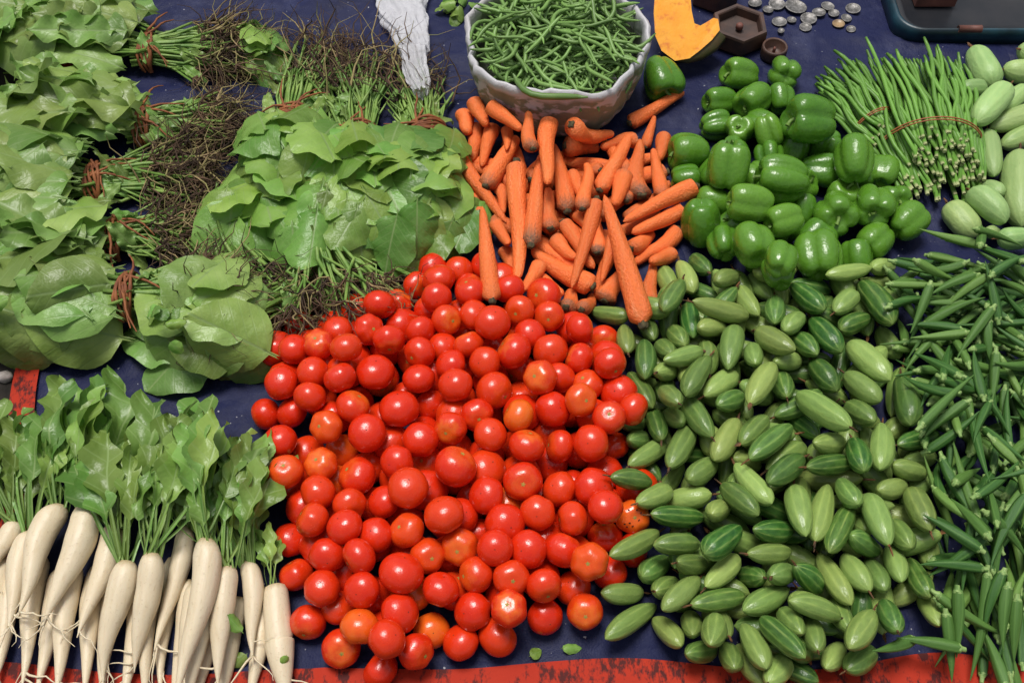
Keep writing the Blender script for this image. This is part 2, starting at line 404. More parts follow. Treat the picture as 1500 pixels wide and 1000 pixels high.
# ------------------------------------------------------------------ setting: ground and tarpaulin
me = mesh('ground', [(-3, -2, 0), (3, -2, 0), (3, 4, 0), (-3, 4, 0)], [(0, 1, 2, 3)], M_GROUND, False)
link('ground', me, kind='structure')
pA, pB = at(52, 492), at(36, 622)
def edge_x(y):
    t = (y-pB.y)/(pA.y-pB.y); return pB.x + (pA.x-pB.x)*t + .006*math.sin(20*y)
def hem_y(x): 
    f = at(650, 984).y + .006*math.sin(7*x+1) + .004*math.sin(17*x)
    return f + .020*math.exp(-((x-.50)/.10)**2)                       # the hem bulges up under the okra
yf0, yb0 = hem_y(0)-.085, 1.15
def tarp_grid(xa, xb, ya, yb, nx, ny, dz, ripple=0):
    V, Fc = [], []
    for i in range(nx+1):
        for j in range(ny+1):
            s, t = i/nx, j/ny
            y = ya(s)*(1-t)+yb(s)*t; x = xa(y)*(1-s)+xb(y)*s
            V.append((x, y, float(tarp_z(np.float64(x), np.float64(y)))-.0035+dz+ripple*math.sin(33*x+8*y)*math.sin(41*y+9*x)))
    for i in range(nx):
        for j in range(ny):
            a = i*(ny+1)+j; Fc.append((a, a+ny+1, a+ny+2, a+1))
    return V, Fc
XR = 1.25
tarp = link('tarpaulin', mesh('tarpaulin', *tarp_grid(lambda y: edge_x(y)+.0, lambda y: XR, lambda s: hem_y(edge_x(0)*(1-s)+XR*s)-.004, lambda s: yb0, 150, 130, 0), M_TARP),
            label='dark blue plastic tarpaulin with a red hem, spread under all the vegetables', cat='tarpaulin')
link('hem', mesh('hem', *tarp_grid(lambda y: edge_x(y)-.02, lambda y: XR, lambda s: yf0, lambda s: hem_y(edge_x(0)*(1-s)+XR*s)+.004, 220, 14, .004, .002), M_HEM), tarp)
link('hem', mesh('hem', *tarp_grid(lambda y: edge_x(y)-.014, lambda y: edge_x(y)+.020, lambda s: hem_y(-.7)+.006, lambda s: yb0, 5, 160, .006, .002), M_HEM), tarp)

def inside(poly, x, y):
    c = False; n = len(poly)
    for i in range(n):
        x1, y1 = poly[i]; x2, y2 = poly[i-1]
        if (y1 > y) != (y2 > y) and x < (x2-x1)*(y-y1)/(y2-y1)+x1: c = not c
    return c
def fill(poly_px, spacing, z=.02):
    """jittered hexagonal points inside an outline given in pixels on the ground"""
    P = [at(a, b, z) for a, b in poly_px]; P = [(p.x, p.y) for p in P]; out = []
    xs = [p[0] for p in P]; ys = [p[1] for p in P]; y = min(ys); row = 0
    while y < max(ys):
        x = min(xs) + (row % 2)*spacing/2
        while x < max(xs):
            a, b = x+random.uniform(-.2, .2)*spacing, y+random.uniform(-.2, .2)*spacing
            if inside(P, a, b): out.append((a, b))
            x += spacing
        y += spacing*.87; row += 1
    return out

# ------------------------------------------------------------------ leafy bundles
def leaf_mesh(name, mat, seed, kind='round', nx=18, ny=10):
    """unit leaf along +X from 0 to 1; blade cupped, wavy, bending down at the tip"""
    r = random.Random(seed); V, Fc = [], []
    wmax = {'round': .37, 'long': .25, 'radish': .17}[kind]*r.uniform(.88, 1.12)
    ph = r.uniform(0, 6); bend = r.uniform(.06, .42); cup = -r.uniform(.15, 1.1) if kind == 'round' else r.uniform(-.6, .5); tw = r.uniform(-.25, .25); side = r.uniform(-.12, .12)
    wav = r.uniform(.008, .03) if kind == 'round' else r.uniform(.02, .06); off = r.uniform(-.04, .04)
    for i in range(nx+1):
        t = i/nx
        if kind == 'round': q = 0.045 if t < .12 else max(.0, math.sin(PI*min(1, (t-.10)/.90)**.80))**.62
        elif kind == 'long': q = .07 if t < .10 else max(0, math.sin(PI*min(1, (t-.06)/.94)**.80))**.58
        else:
            q = .09 if t < .34 else max(0, math.sin(PI*min(1, (t-.30)/.70)**1.15))**.6*(1-.30*abs(math.sin(t*21+ph)))
        if i == nx: q = .02
        for j in range(ny+1):
            s = 2*j/ny-1; a = abs(s); lob = 1+(.03 if kind == 'round' else .07)*math.sin(5*t*PI+ph+(s > 0)*1.7)
            y = s*q*wmax*lob
            z = -bend*t*t + cup*y*y*2.2 + wav*math.sin(9*t*PI*.7+ph+3*(s > 0))*a*a*1.5 + tw*y*t - .020*(1-a)**3 + off
            V.append((t-.04*a*a*(1-t), y+side*t*t, z))
    for i in range(nx):
        for j in range(ny):
            a = i*(ny+1)+j; Fc.append((a, a+ny+1, a+ny+2, a+1))
    return mesh(name, V, Fc, mat)
LV_ROUND = [leaf_mesh('spinach_leaf', M_SPI, 100+k, 'round') for k in range(12)]
LV_LONG = [leaf_mesh('mustard_leaf', M_MUS, 200+k, 'long') for k in range(10)]
LV_BROAD = [leaf_mesh('broad_leaf', M_MUS, 300+k, 'round') for k in range(8)]

def lay_leaf(root, meshes, bx, by, ang, L, W, lift=.002, up=0, zmax=9):
    c, s = math.cos(ang), math.sin(ang); pts = []
    for u in (.12, .4, .7, .95):
        for t in (-.28, 0, .28):
            x, y = bx+c*u*L-s*t*W, by+s*u*L+c*t*W; pts.append((u*L, t*W, hat(x, y)))
    P = np.array(pts); A = np.c_[np.ones(len(P)), P[:, 0], P[:, 1]]
    k, *_ = np.linalg.lstsq(A, P[:, 2], rcond=None)
    sl = max(-.75, min(.6, k[1]))+random.gauss(0, .09); sc = max(-.6, min(.6, k[2]))+random.gauss(0, .15)
    res = P[:, 2]-(sl*P[:, 0]+sc*P[:, 1]); z0 = float(np.percentile(res, 68))+lift; z0 = min(z0, zmax-sl*.5*L)
    X = Vector((c, s, sl+up)).normalized(); Y = Vector((-s, c, sc)); Z = X.cross(Y).normalized(); Y = Z.cross(X)
    M = Matrix((X, Y, Z)).transposed().to_4x4() @ Matrix.Diagonal((L, W/.74, L, 1)); M.translation = (bx, by, z0+.004)
    link('leaf', random.choice(meshes), root, root.matrix_world.inverted() @ M if root.matrix_world else M)
    n = int(L/.004)
    for u in np.linspace(.2, .95, 8):                                # the pile grows by the thickness of the leaf
        for t in np.linspace(-.3, .3, 6):
            x, y = bx+c*u*L-s*t*W, by+s*u*L+c*t*W; i, j = ij(x, y)
            if 4 < i < NX-4 and 4 < j < NY-4:
                q = z0+sl*u*L+sc*t*W+.0022; B = H[i-3:i+4, j-3:j+4]; np.maximum(B, q, out=B)

def bundle(T, E, hw, Rt, h, n, leaves, Lr, label, wide=.74, tie_w=.032, stems=34, roots=80, u0=.42, jit=.35, root_len=1.0, zlift=0.0, tie=True, zmax=.085, gap=.006, shoots=16):
    t0 = at(*T, .05); zb = min(hat(t0.x, t0.y), .045)
    t = at(*T, zb+.035); e = at(*E, .03); rr = at(*Rt, zb+.03); t.z = e.z = rr.z = 0
    d = e-t; Lb = d.length; d.normalize(); nrm = Vector((-d.y, d.x, 0)); hwm = hw*mpp(*E, .03)
    zt = min(hat(t.x, t.y), .045) + zlift
    root = bpy.data.objects.new('leaf_bundle', None); COL.objects.link(root); root.location = (t.x, t.y, 0)
    root.empty_display_size = .02
    root['label'] = label; root['category'] = 'leafy greens'; root['group'] = 'tied bundles of leafy greens'
    root.matrix_world = Matrix.Translation((t.x, t.y, 0))
    # body of the bundle: the leaves inside it carry those on top
    S = ((GX-t.x)*d.x+(GY-t.y)*d.y)/Lb; Q = ((GX-t.x)*nrm.x+(GY-t.y)*nrm.y)/(tie_w*1.2+(hwm-tie_w*1.2)*np.clip(S*1.6, 0, 1))
    okm = (S > -.12) & (S < 1) & (abs(Q) < 1)
    dome = h*np.sqrt(np.clip(1-Q*Q, 0, 1))*np.minimum(1, .62+np.maximum(S, 0)*1.3)*(1-np.clip((S-.45)/.55, 0, 1)**2*.85)
    Hn = np.where(okm, np.minimum(H, .09)*.55+dome+.003, 0); np.maximum(H, Hn, out=H)
    # inner stems fanning into the leaves
    mb = MB(); rg = random.Random(hash(T) & 255)
    for k in range(26):
        q = rg.uniform(-.8, .8); ln = rg.uniform(.45, .9)*Lb; zz = zt+rg.uniform(.006, .75)*h
        p0 = Vector((rg.uniform(-1, 1)*tie_w*.6*abs(1), 0, 0))
        a = t+nrm*(q*tie_w)-d*.01; b = t+d*ln*.5+nrm*(q*hwm*.55); c = t+d*ln+nrm*(q*hwm*.85)
        mb.add(tube([(a.x, a.y, zt+.012+.03*rg.random()), (b.x, b.y, zz), (c.x, c.y, max(.014, zz*.55))], [.0026, .0022, .0014], 5))
    me = mesh('leaf_stalks', [Vector(v)-Vector((t.x, t.y, 0)) for v in mb.v], mb.f, M_STM); link('leaf_stalks', me, root, kind='stuff')
    base_ang = math.atan2(d.y, d.x); fan = math.atan2(hwm, Lb*.9)
    us = sorted([1-(1-u0)*(k/n)**.85 for k in range(n)], reverse=True)
    for iu, u in enumerate(us):
        q = random.uniform(-1, 1); L = random.uniform(*Lr)
        ang = base_ang+q*fan*1.1+random.uniform(-jit, jit)
        u = max(u, (L*.93+gap)/Lb)
        tip = t+d*(u*Lb)+nrm*(q*hwm*(.40+.60*min(1, u*1.1)))
        bx, by = tip.x-math.cos(ang)*L, tip.y-math.sin(ang)*L
        lay_leaf(root, leaves, bx, by, ang, L, L*wide*random.uniform(.85, 1.15), zmax=zmax+.0006*iu)
    gd = rr-t; ga = math.atan2(gd.y, gd.x)
    for k in range(shoots):                                          # young leaves among the stalks behind the tie
        L = random.uniform(.035, .065); a = ga+random.gauss(0, .9); o_ = t+gd*random.uniform(-.05, .45)+Vector((-gd.y, gd.x, 0)).normalized()*random.uniform(-1.5, 1.5)*tie_w
        lay_leaf(root, LV_LONG, o_.x, o_.y, a, L, L*.6, zmax=zt+.03)
    # stems past the tie and the roots
    g = rr-t; Lg = g.length*root_len; g.normalize(); gn = Vector((-g.y, g.x, 0)); mb = MB(); rb = MB(); rt = MB()
    zc = zt+.026
    for k in range(int(stems*1.7)):
        a = rg.uniform(0, 2*PI); q = math.sqrt(rg.random()); oy, oz = math.cos(a)*q*tie_w, abs(math.sin(a))*q*tie_w*.85
        sp = rg.uniform(1.1, 1.6); ln = rg.uniform(.35, .80)*Lg
        p0 = t-g*.025+gn*oy*1.15; p1 = t+gn*oy*.85+g*.002; p2 = t+g*ln*.5+gn*oy*sp; p3 = t+g*ln+gn*(oy*sp*1.15+rg.uniform(-.032, .032))
        z2 = max(.012, zt+.010+oz*1.1); z3 = max(.010, zt*.8+.008+oz*1.0+rg.uniform(-.010, .016))
        rad = rg.uniform(.0012, .0032)
        mb.add(tube([(p0.x, p0.y, zt+.012+oz*1.25), (p1.x, p1.y, zt+.010+oz), (p2.x, p2.y, z2), (p3.x, p3.y, z3)], [rad*.8, rad, rad*.95, rad*.7], 5))
        for _ in range(max(1, int(roots*.56)//stems)):
            P = Vector((p3.x, p3.y, z3)); D = (g+gn*rg.uniform(-1.2, 1.2)+Vector((0, 0, rg.uniform(-.35, .5)))).normalized(); pts = [P]
            m = rg.randint(4, 6); st = rg.uniform(.2, .60)*Lg/m
            for _q in range(m):
                D = (D+Vector((rg.uniform(-.75, .75), rg.uniform(-.75, .75), rg.uniform(-.5, .4)))).normalized()
                P = P+D*st; P.z = max(.010, P.z); pts.append(P.copy())
            r0 = rg.uniform(.0008, .0022)
            (rt if rg.random() < .30 else rb).add(tube(pts, [r0*(1-.8*i/m) for i in range(m+1)], 4))
    lo = Vector((t.x, t.y, 0))
    link('stems', mesh('stems', [Vector(v)-lo for v in mb.v], mb.f, M_STM), root, kind='stuff')
    link('roots', mesh('roots', [Vector(v)-lo for v in rb.v], rb.f, M_ROOT), root, kind='stuff')
    link('fine_roots', mesh('fine_roots', [Vector(v)-lo for v in rt.v], rt.f, M_TAN), root, kind='stuff')
    if not tie: return root
    # straw tie: three strands round the neck and two loose ends
    tb = MB(); A, B = tie_w*1.12, tie_w*1.05
    for k in range(5):
        pts = []
        for a in np.linspace(-.25, PI+.25, 15):
            sh = (k-2)*.0042+.004*math.sin(a*2+k)
            p = t+gn*(A*math.cos(a))+g*sh; pts.append((p.x, p.y, zt+.008+B*math.sin(a)*(1+.03*k % 2)))
        pts[0] = (pts[0][0], pts[0][1], max(pts[0][2], .010)); pts[-1] = (pts[-1][0], pts[-1][1], max(pts[-1][2], .010))
        tb.add(tube(pts, [.0026+.0008*math.sin(i*2.1+k) for i in range(len(pts))], 5))
    for k in range(4):
        p = t+gn*rg.uniform(-.4, .6)*A; P = Vector((p.x, p.y, zt+.010+B)); D = (g*rg.uniform(.1, 1)+gn*rg.uniform(-1, 1)+Vector((0, 0, .12))).normalized(); pts = [P]
        for _q in range(6):
            D = (D+Vector((rg.uniform(-.3, .3), rg.uniform(-.3, .3), -.10))).normalized(); P = P+D*.012; P.z = max(P.z, zt+.02); pts.append(P.copy())
        tb.add(tube(pts, [.0022, .0022, .002, .0018, .0015, .0012, .0008], 5))
    link('straw_tie', mesh('straw_tie', [Vector(v)-lo for v in tb.v], tb.f, M_TIE), root)
    for s in np.linspace(0, 1, 8): 
        p = t+g*Lg*s*.9; stamp(p.x, p.y, zt+.004, tie_w*(1-.3*s))
    return root

bundle((325, 365), (300, 290), 40, (365, 460), .025, 5, LV_LONG, (.08, .10), 'bundle under the spinach, its dark rootlets spilling toward the bare tarpaulin', stems=34, roots=460, tie_w=.055, root_len=1.2, tie=False)
bundle((470, 375), (470, 300), 40, (490, 470), .025, 5, LV_LONG, (.08, .10), 'bundle under the spinach, its rootlets spilling onto the tomatoes', stems=40, roots=460, tie_w=.065, root_len=1.2, tie=False)
bundle((400, 430), (170, 505), 85, (460, 420), .03, 36, LV_BROAD, (.09, .13), 'broad-leaved bundle with grey-green leaves spilling onto the bare blue tarpaulin', stems=30, roots=170, tie_w=.03, root_len=1.1, jit=.8, wide=.78, tie=False)
bundle((188, 430), (-60, 465), 85, (345, 428), .045, 34, LV_BROAD, (.11, .15), 'leaf bundle with a straw tie above the grey-green leaves by the red hem', stems=40, roots=420, root_len=1.15, jit=.5)
bundle((165, 335), (-60, 370), 92, (310, 330), .055, 26, LV_BROAD+LV_LONG, (.13, .17), 'leaf bundle with an upright straw tie, between two bundles with bigger leaves', stems=44, roots=420, wide=.85, root_len=1.15, jit=.5)
bundle((135, 255), (-90, 270), 115, (300, 240), .065, 40, LV_BROAD, (.11, .16), 'pale green leaf bundle with a thick twisted straw tie and a dark root mat', stems=44, roots=460, root_len=1.2, jit=.5)
bundle((208, 172), (-60, 150), 88, (355, 170), .07, 22, LV_LONG, (.17, .24), 'leaf bundle with long smooth leaves overhanging the pale bundle', stems=40, roots=380, wide=.60, jit=.25, root_len=1.1)
bundle((214, 62), (-60, 40), 120, (370, 60), .075, 34, LV_BROAD+LV_LONG, (.13, .18), 'leaf bundle with a loose-ended straw tie beside the bare tarpaulin, its roots matted with soil', stems=44, roots=520, wide=.74, root_len=1.15, jit=.45)
bundle((372, 40), (425, 115), 50, (350, 60), .02, 14, LV_ROUND, (.07, .09), 'small dark leaf bunch poking out behind the soil-matted roots', stems=6, roots=30, tie_w=.012, tie=False)
bundle((622, 185), (660, 395), 78, (600, 80), .045, 36, LV_ROUND, (.075, .105), 'round-leaved spinach bundle next to the carrots', stems=40, roots=160, wide=.86, root_len=1.1, jit=.55, u0=.3, zmax=.070, gap=.020)
bundle((428, 165), (372, 410), 105, (462, 45), .050, 50, LV_ROUND, (.08, .12), 'round-leaved spinach bundle next to the root mats of the long-leaved bundles', stems=46, roots=220, wide=.88, root_len=1.1, jit=.55, u0=.3, zmax=.070, gap=.020)
bundle((522, 190), (520, 430), 105, (512, 55), .060, 58, LV_ROUND, (.08, .12), 'round-leaved spinach bundle with a knotted straw tie, middle of the three', stems=50, roots=240, wide=.88, root_len=1.1, jit=.55, u0=.3, zmax=.070, gap=.020)

# ------------------------------------------------------------------ tomatoes
def tomato_mesh(seed):
    r = random.Random(seed); nl = r.choice((5, 6, 7)); V, Fc = [], []; nu, nv = 18, 28; lobe = r.uniform(.004, .045); sq = r.uniform(.80, .95); e = r.uniform(-.03, .03); p = r.uniform(0, 6)
    for i in range(1, nu):
        f = PI*i/nu
        for k in range(nv):
            th = 2*PI*k/nv; q = math.sin(f)*(1+lobe*math.cos(nl*th+p)*(math.cos(f/2)**2)*1.6+e*math.cos(2*th))
            V.append((q*math.cos(th), q*math.sin(th), sq*math.cos(f)-.13*math.exp(-(f/.38)**2)+.03*math.exp(-((PI-f)/.3)**2)))
    V += [(0, 0, sq-.13), (0, 0, -sq+.03)]; T, B = len(V)-2, len(V)-1
    for i in range(nu-2):
        for k in range(nv): Fc.append((i*nv+k, (i+1)*nv+k, (i+1)*nv+(k+1) % nv, i*nv+(k+1) % nv))
    for k in range(nv): Fc += [(T, k, (k+1) % nv), (B, (nu-2)*nv+(k+1) % nv, (nu-2)*nv+k)]
    return mesh('tomato', V, Fc, M_TOM), sq
TOM = [tomato_mesh(k) for k in range(9)]
def scar_mesh():
    V = [(0, 0, .03)]; Fc = []
    for k in range(10): a = 2*PI*k/10; q = .15 if k % 2 == 0 else .07; V.append((q*math.cos(a), q*math.sin(a), .012 if k % 2 == 0 else .02))
    return mesh('stem_scar', V, [(0, k+1, (k+1) % 10+1) for k in range(10)], M_SCAR)
def dot_mesh():
    V, Fc = revolve([(-.01, .012), (.012, .03), (.022, .014)], 7); return mesh('blossom_scar', [(y, z, -x) for x, y, z in V], [tuple(reversed(f)) for f in Fc], M_DOT)
ME_SCAR, ME_DOT = scar_mesh(), dot_mesh()
def tomato(x, y, z, r, label=None, ripe=None, axis=None):
    k = random.randrange(len(TOM)); me, sq = TOM[k]; unripe = random.random() < .02
    if axis is None:
        d = random.random()
        if d < .6: axis = Vector((random.gauss(0, .45), random.gauss(.1, .45), -1))
        else: axis = Vector((random.gauss(0, .9), random.gauss(-.3, .9), random.uniform(-.2, 1)))
    axis = axis.normalized(); q = Vector((0, 0, 1)).rotation_difference(axis)
    M = Matrix.Translation((x, y, z)) @ q.to_matrix().to_4x4() @ Matrix.Rotation(random.uniform(0, 6), 4, 'Z') @ Matrix.Scale(r, 4)
    if label is None:
        look = 'half-ripe orange' if unripe else ('large red' if r > .0290 else 'small red' if r < .0240 else 'red')
        pose = 'with its stem scar up' if axis.z > .5 else 'with its blossom end up' if axis.z < -.6 else 'lying on its side'
        label = '%s tomato %s, %s' % (look, pose, where_tomato(x, y, z))
    o = link('tomato', me, None, M, label, 'tomato', 'tomatoes in the heap')
    o.color = (random.choice((.1, .25, .4, .8)), (ripe if ripe is not None else (random.uniform(.5, .9) if unripe else random.choice((0, 0, 0, .06, .12)))), 0, 1)
    link('stem_scar', ME_SCAR, o, Matrix.Translation((0, 0, sq-.135)))
    link('blossom_scar', ME_DOT, o, Matrix.Translation((0, 0, -sq+.027)))
    return o
def where_tomato(x, y, z):
    if z < .045 and y < at(700, 880).y: return 'at the red hem edge of the heap'
    if x < at(440, 700).x: return 'at the heap edge next to the radishes'
    if x > at(880, 650, .03).x: return 'at the heap edge next to the gourds'
    if y > at(700, 440, .03).y and x > at(640, 440).x: return 'in the heap beside the carrots'
    if y > at(560, 500, .03).y: return 'in the heap below the spinach roots'
    return 'on top of the tomato heap' if z > .085 else 'inside the tomato heap'
def drop_px(px, py, r, z=.04):
    for _ in range(6):
        p = at(px, py, z); z = .5*z+.5*rest(p.x, p.y, r)
    p = at(px, py, z); return p.x, p.y, rest(p.x, p.y, r)
TP = [(420, 500), (560, 445), (720, 420), (880, 490), (900, 600), (905, 760), (860, 840), (740, 900), (560, 920), (460, 850), (420, 720), (415, 570)]
for x, y in fill(TP, .056)+fill(TP, .080):
    r = random.uniform(.0225, .0265); body('tomato', (x, y, r), (x, y, r), [(.5, r*.95)], r=r, args=(None, None, None))
Z1 = (350, 370, 3.227, [(285,335,60),(375,435,72),(262,465,65),(465,370,55),(200,615,85),(135,765,55),(245,755,68),(345,685,68),(415,820,72),(195,890,75),(480,590,78),(505,470,65),(645,565,95),(615,365,65),(708,412,80),(765,235,72),(860,375,78),(850,595,82),(860,480,75),(530,740,88),(610,850,95),(755,750,100),(865,880,90),(935,215,75),(860,145,60),(920,720,60),(365,570,55)])
Z2 = (620, 370, 3.227, [(175,95,62),(222,205,75),(50,100,45),(270,75,40),(400,180,55),(455,275,75),(600,300,65),(740,360,75),(850,420,62),(325,330,88),(235,290,60),(115,335,65),(20,380,45),(205,440,62),(425,465,92),(500,390,55),(610,470,85),(745,510,62),(885,535,72),(295,520,80),(130,530,60),(150,650,85),(340,665,95),(560,590,85),(775,630,70),(660,590,50),(890,655,55),(600,740,88),(735,715,70),(880,780,68),(970,740,45),(455,780,60),(45,725,55),(130,825,72),(245,770,45),(310,865,80),(485,895,90),(645,915,75),(800,890,90),(910,940,62),(100,440,45)])
Z3 = (350, 660, 2.94, [(95,110,60),(200,90,80),(355,65,70),(340,175,62),(510,110,90),(475,235,70),(680,50,70),(735,160,92),(625,220,78),(320,305,78),(235,385,62),(455,325,55),(595,365,65),(715,345,70),(380,450,75),(520,450,80),(815,450,55),(700,530,100),(245,535,62),(360,590,75),(530,600,80),(440,670,40),(310,730,85),(520,755,85),(690,700,90),(440,850,92),(640,805,60),(610,940,80),(765,860,75)])
Z4 = (620, 660, 2.941, [(155,70,95),(265,195,82),(425,135,88),(585,165,78),(735,160,92),(90,275,90),(185,260,50),(345,310,92),(495,275,72),(640,300,72),(765,365,62),(785,240,55),(890,280,72),(155,420,85),(310,415,50),(455,440,88),(605,425,88),(700,470,85),(785,515,55),(225,525,78),(385,545,80),(520,580,68),(605,570,50),(75,595,80),(210,690,88),(370,665,75),(525,715,82),(690,680,80),(40,780,85),(155,820,60),(320,800,95),(895,420,55)])
TR = []
for ox, oy, k, L in (Z1, Z2, Z3, Z4):
    for a, b, c in L:
        q = (ox+a/k, oy+b/k, c/k)
        if all(math.hypot(q[0]-p[0], q[1]-p[1]) > .62*max(q[2], p[2]) for p in TR): TR.append(q)
TR.sort(key=lambda q: q[2])                                            # those that show little lie deeper: they go in first
ORANGE = [(475, 630), (420, 690), (470, 675), (757, 455), (800, 553), (672, 801), (845, 598), (855, 890), (592, 778), (858, 820), (626, 813)]
for i, (px, py, pr) in enumerate(TR):
    r = max(.0215, min(.0325, pr*mpp(px, py, .06)*.96)); lab = rp = ax = None
    if any(math.hypot(px-a, py-b) < 14 for a, b in ORANGE):
        rp = random.uniform(.15, .45); lab = 'half-ripe orange tomato lying among the red ones in the heap'; ax = Vector((random.gauss(0, .5), random.gauss(-.5, .4), 1))
    if math.hypot(px-922, py-755) < 12:
        rp = .7; lab = 'orange tomato with black scab marks next to the pointed gourds'; ax = Vector((.1, -.5, 1))
    if py > 965 and px < 600: lab = 'red tomato lying on the red hem of the tarpaulin'; rp = 0
    edge = min(1, min(px-390, 920-px, py-400, 960-py)/110.0); z0 = r+.005+max(0, edge)*(.035+.075*i/len(TR))
    p = at(px, py, z0); body('tomato', p, p, [(.5, r*.90)], ((px, py), (px, py)), r=r, args=(lab, rp, ax))

# ------------------------------------------------------------------ gourds
def gourd_mesh(name, seed, mat, blunt):
    r = random.Random(seed); n = 16; pts = []; bd = r.uniform(-.16, .16); sk = r.uniform(-.10, .10); p = r.uniform(0, 6)
    for i in range(n+1):
        t = -1+2*i/n; pts.append((t*.5, max(.02, (1-abs(t)**blunt)**(.72 if blunt < 3.2 else .6)*(1+sk*t*2))))
    return mesh(name, *revolve(pts, 16, lambda x, th: 1+.035*math.cos(3*th+p)+.02*math.cos(9*th), lambda x: (bd*(1-4*x*x)*2-bd, 0)), mat)
GRD = [gourd_mesh('pointed_gourd', k, M_GRD, random.choice((2.2, 2.6, 3.0))) for k in range(14)]
CUC = [gourd_mesh('cucumber', 50+k, M_CUC, 3.4) for k in range(5)]
def gstem_mesh(seed):
    r = random.Random(seed); P = Vector((-.47, 0, 0)); D = Vector((-1, 0, 0)); pts = [P.copy()]
    for _ in range(4): D = (D+Vector((0, r.uniform(-.9, .9), r.uniform(-.9, .9)))*.6).normalized(); P = P+D*.045; pts.append(P.copy())
    mb = MB().add(tube([(p.x, p.y*3, p.z*3) for p in pts], [.11, .085, .07, .08, .05], 5)); return mesh('stem', mb.v, mb.f, M_GST)
GST = [gstem_mesh(k) for k in range(5)]
GB_T = ((.11, .66), (.29, .95), (.5, 1), (.71, .95), (.89, .66))
def gourd_at(b):
    lab = b['label'](b) if callable(b['label']) else b['label']
    M = axis_frame(b, random.uniform(0, 6.28)) @ Matrix.Diagonal(((b['B']-b['A']).length, b['rad'], b['rad'], 1)); M.translation = (b['A']+b['B'])/2
    o = link(b['name'], random.choice(b['meshes']), None, M, lab, b['cat'], b['group']); o.color = (b['shade'], random.random(), 0, 1)
    if random.random() < .8: link('stem', random.choice(GST), o)
    return o
def where_gourd(m):
    if m.z < .035 and m.y < at(1100, 880).y: return 'on bare tarpaulin before the gourd heap'
    if m.x < at(950, 650, .03).x: return 'at the gourd heap edge beside the tomatoes'
    if m.y > at(1100, 440, .04).y: return 'in the gourd heap just below the bell peppers'
    if m.x > at(1320, 650, .03).x: return 'at the gourd heap edge beside the okra'
    return 'on top of the gourd heap' if m.z > .055 else 'deep in the gourd heap'
def glabel(b):
    s = b['shade']; m = (b['A']+b['B'])/2; L = (b['B']-b['A']).length
    look = 'pale yellow-green' if s < .13 else 'light green' if s < .42 else 'mid green' if s < .72 else 'dark green striped'
    return '%s %s pointed gourd %s' % (look, 'long' if L > .088 else 'short' if L < .066 else 'plump', where_gourd(m))
def add_gourd(meshes, x, y, z, yaw, L, rad, shade, rays=None, label=glabel, name='pointed_gourd', cat='gourd', group='pointed gourds in the heap', bl=1.0):
    d = Vector((math.cos(yaw), math.sin(yaw), 0))*L/2; c = Vector((x, y, z))
    body('gourd', c-d, c+d, [(t, rad*(q if bl == 1 else min(1, q*1.25))*.97) for t, q in GB_T], rays, meshes=meshes, rad=rad, shade=shade, label=label, name=name, cat=cat, group=group)
GP = [(935, 480), (985, 400), (1120, 395), (1280, 400), (1310, 480), (1340, 640), (1350, 780), (1330, 880), (1240, 950), (1110, 960), (1000, 900), (960, 800), (945, 650)]
for x, y in fill(GP, .050, .02)+fill(GP, .078, .05):
    add_gourd(GRD, x, y, .018 if random.random() < .7 else .04, random.uniform(0, 6.28), random.uniform(.055, .085), random.uniform(.0115, .016), random.uniform(.15, 1.0))
G1 = (860, 370, 3.1235, [(20,265,190,300,38,.5),(165,340,170,465,45,.3),(250,290,310,400,45,.5),(260,400,260,590,50,.6),(180,560,290,720,50,.6),(165,785,265,785,45,.5),(200,870,270,870,40,.5),(185,980,360,870,45,.3),(340,280,430,140,48,.55),(420,40,490,185,40,.05),(480,20,560,90,45,.6),(460,240,470,400,48,.8),(480,225,730,300,48,.2),(500,340,640,345,45,.1),(660,330,640,530,55,.3),(340,500,520,450,42,.3),(330,560,420,570,35,.25),(420,590,500,510,40,.2),(450,650,560,480,50,.45),(535,650,690,550,52,.15),(590,690,710,640,50,.6),(740,690,850,500,55,.2),(770,360,950,460,60,.3),(680,160,780,290,48,.3),(590,130,690,110,40,.3),(730,110,830,210,45,.35),(880,120,910,250,45,.05),(860,220,870,330,50,.6),(900,360,970,300,45,.35),(850,510,965,510,28,.15),(770,450,780,520,40,.3),(880,540,920,680,60,.65),(920,740,1062,850,45,.7),(340,630,420,690,45,.4),(450,680,570,850,55,.5),(300,720,340,860,45,.7),(360,740,440,790,40,.3),(370,980,470,780,55,.4),(580,950,690,770,58,.15),(700,880,820,760,52,.5),(740,940,930,790,52,.6),(830,990,1010,890,55,.45),(680,960,780,990,45,.15),(330,430,400,470,35,.5),(380,350,440,430,35,.6)])
G2 = (1150, 370, 3.1257, [(30,150,180,280,55,.75),(110,310,250,460,55,.75),(230,270,320,190,50,.3),(330,130,490,330,65,.75),(395,80,490,80,35,.05),(420,160,490,240,40,.4),(250,350,400,290,50,.7),(20,290,70,360,45,.3),(40,370,150,470,55,.7),(290,430,480,590,62,.15),(270,560,430,690,62,.2),(110,490,230,640,60,.7),(530,560,580,790,62,.6),(55,650,300,800,62,.35),(290,690,410,770,60,.5),(440,790,440,1000,58,.25),(510,880,700,830,40,.7),(540,960,680,920,45,.3),(20,740,150,840,55,.75),(130,880,270,880,55,.35),(290,860,350,1000,55,.75),(80,980,310,960,50,.7),(0,960,110,890,50,.3)])
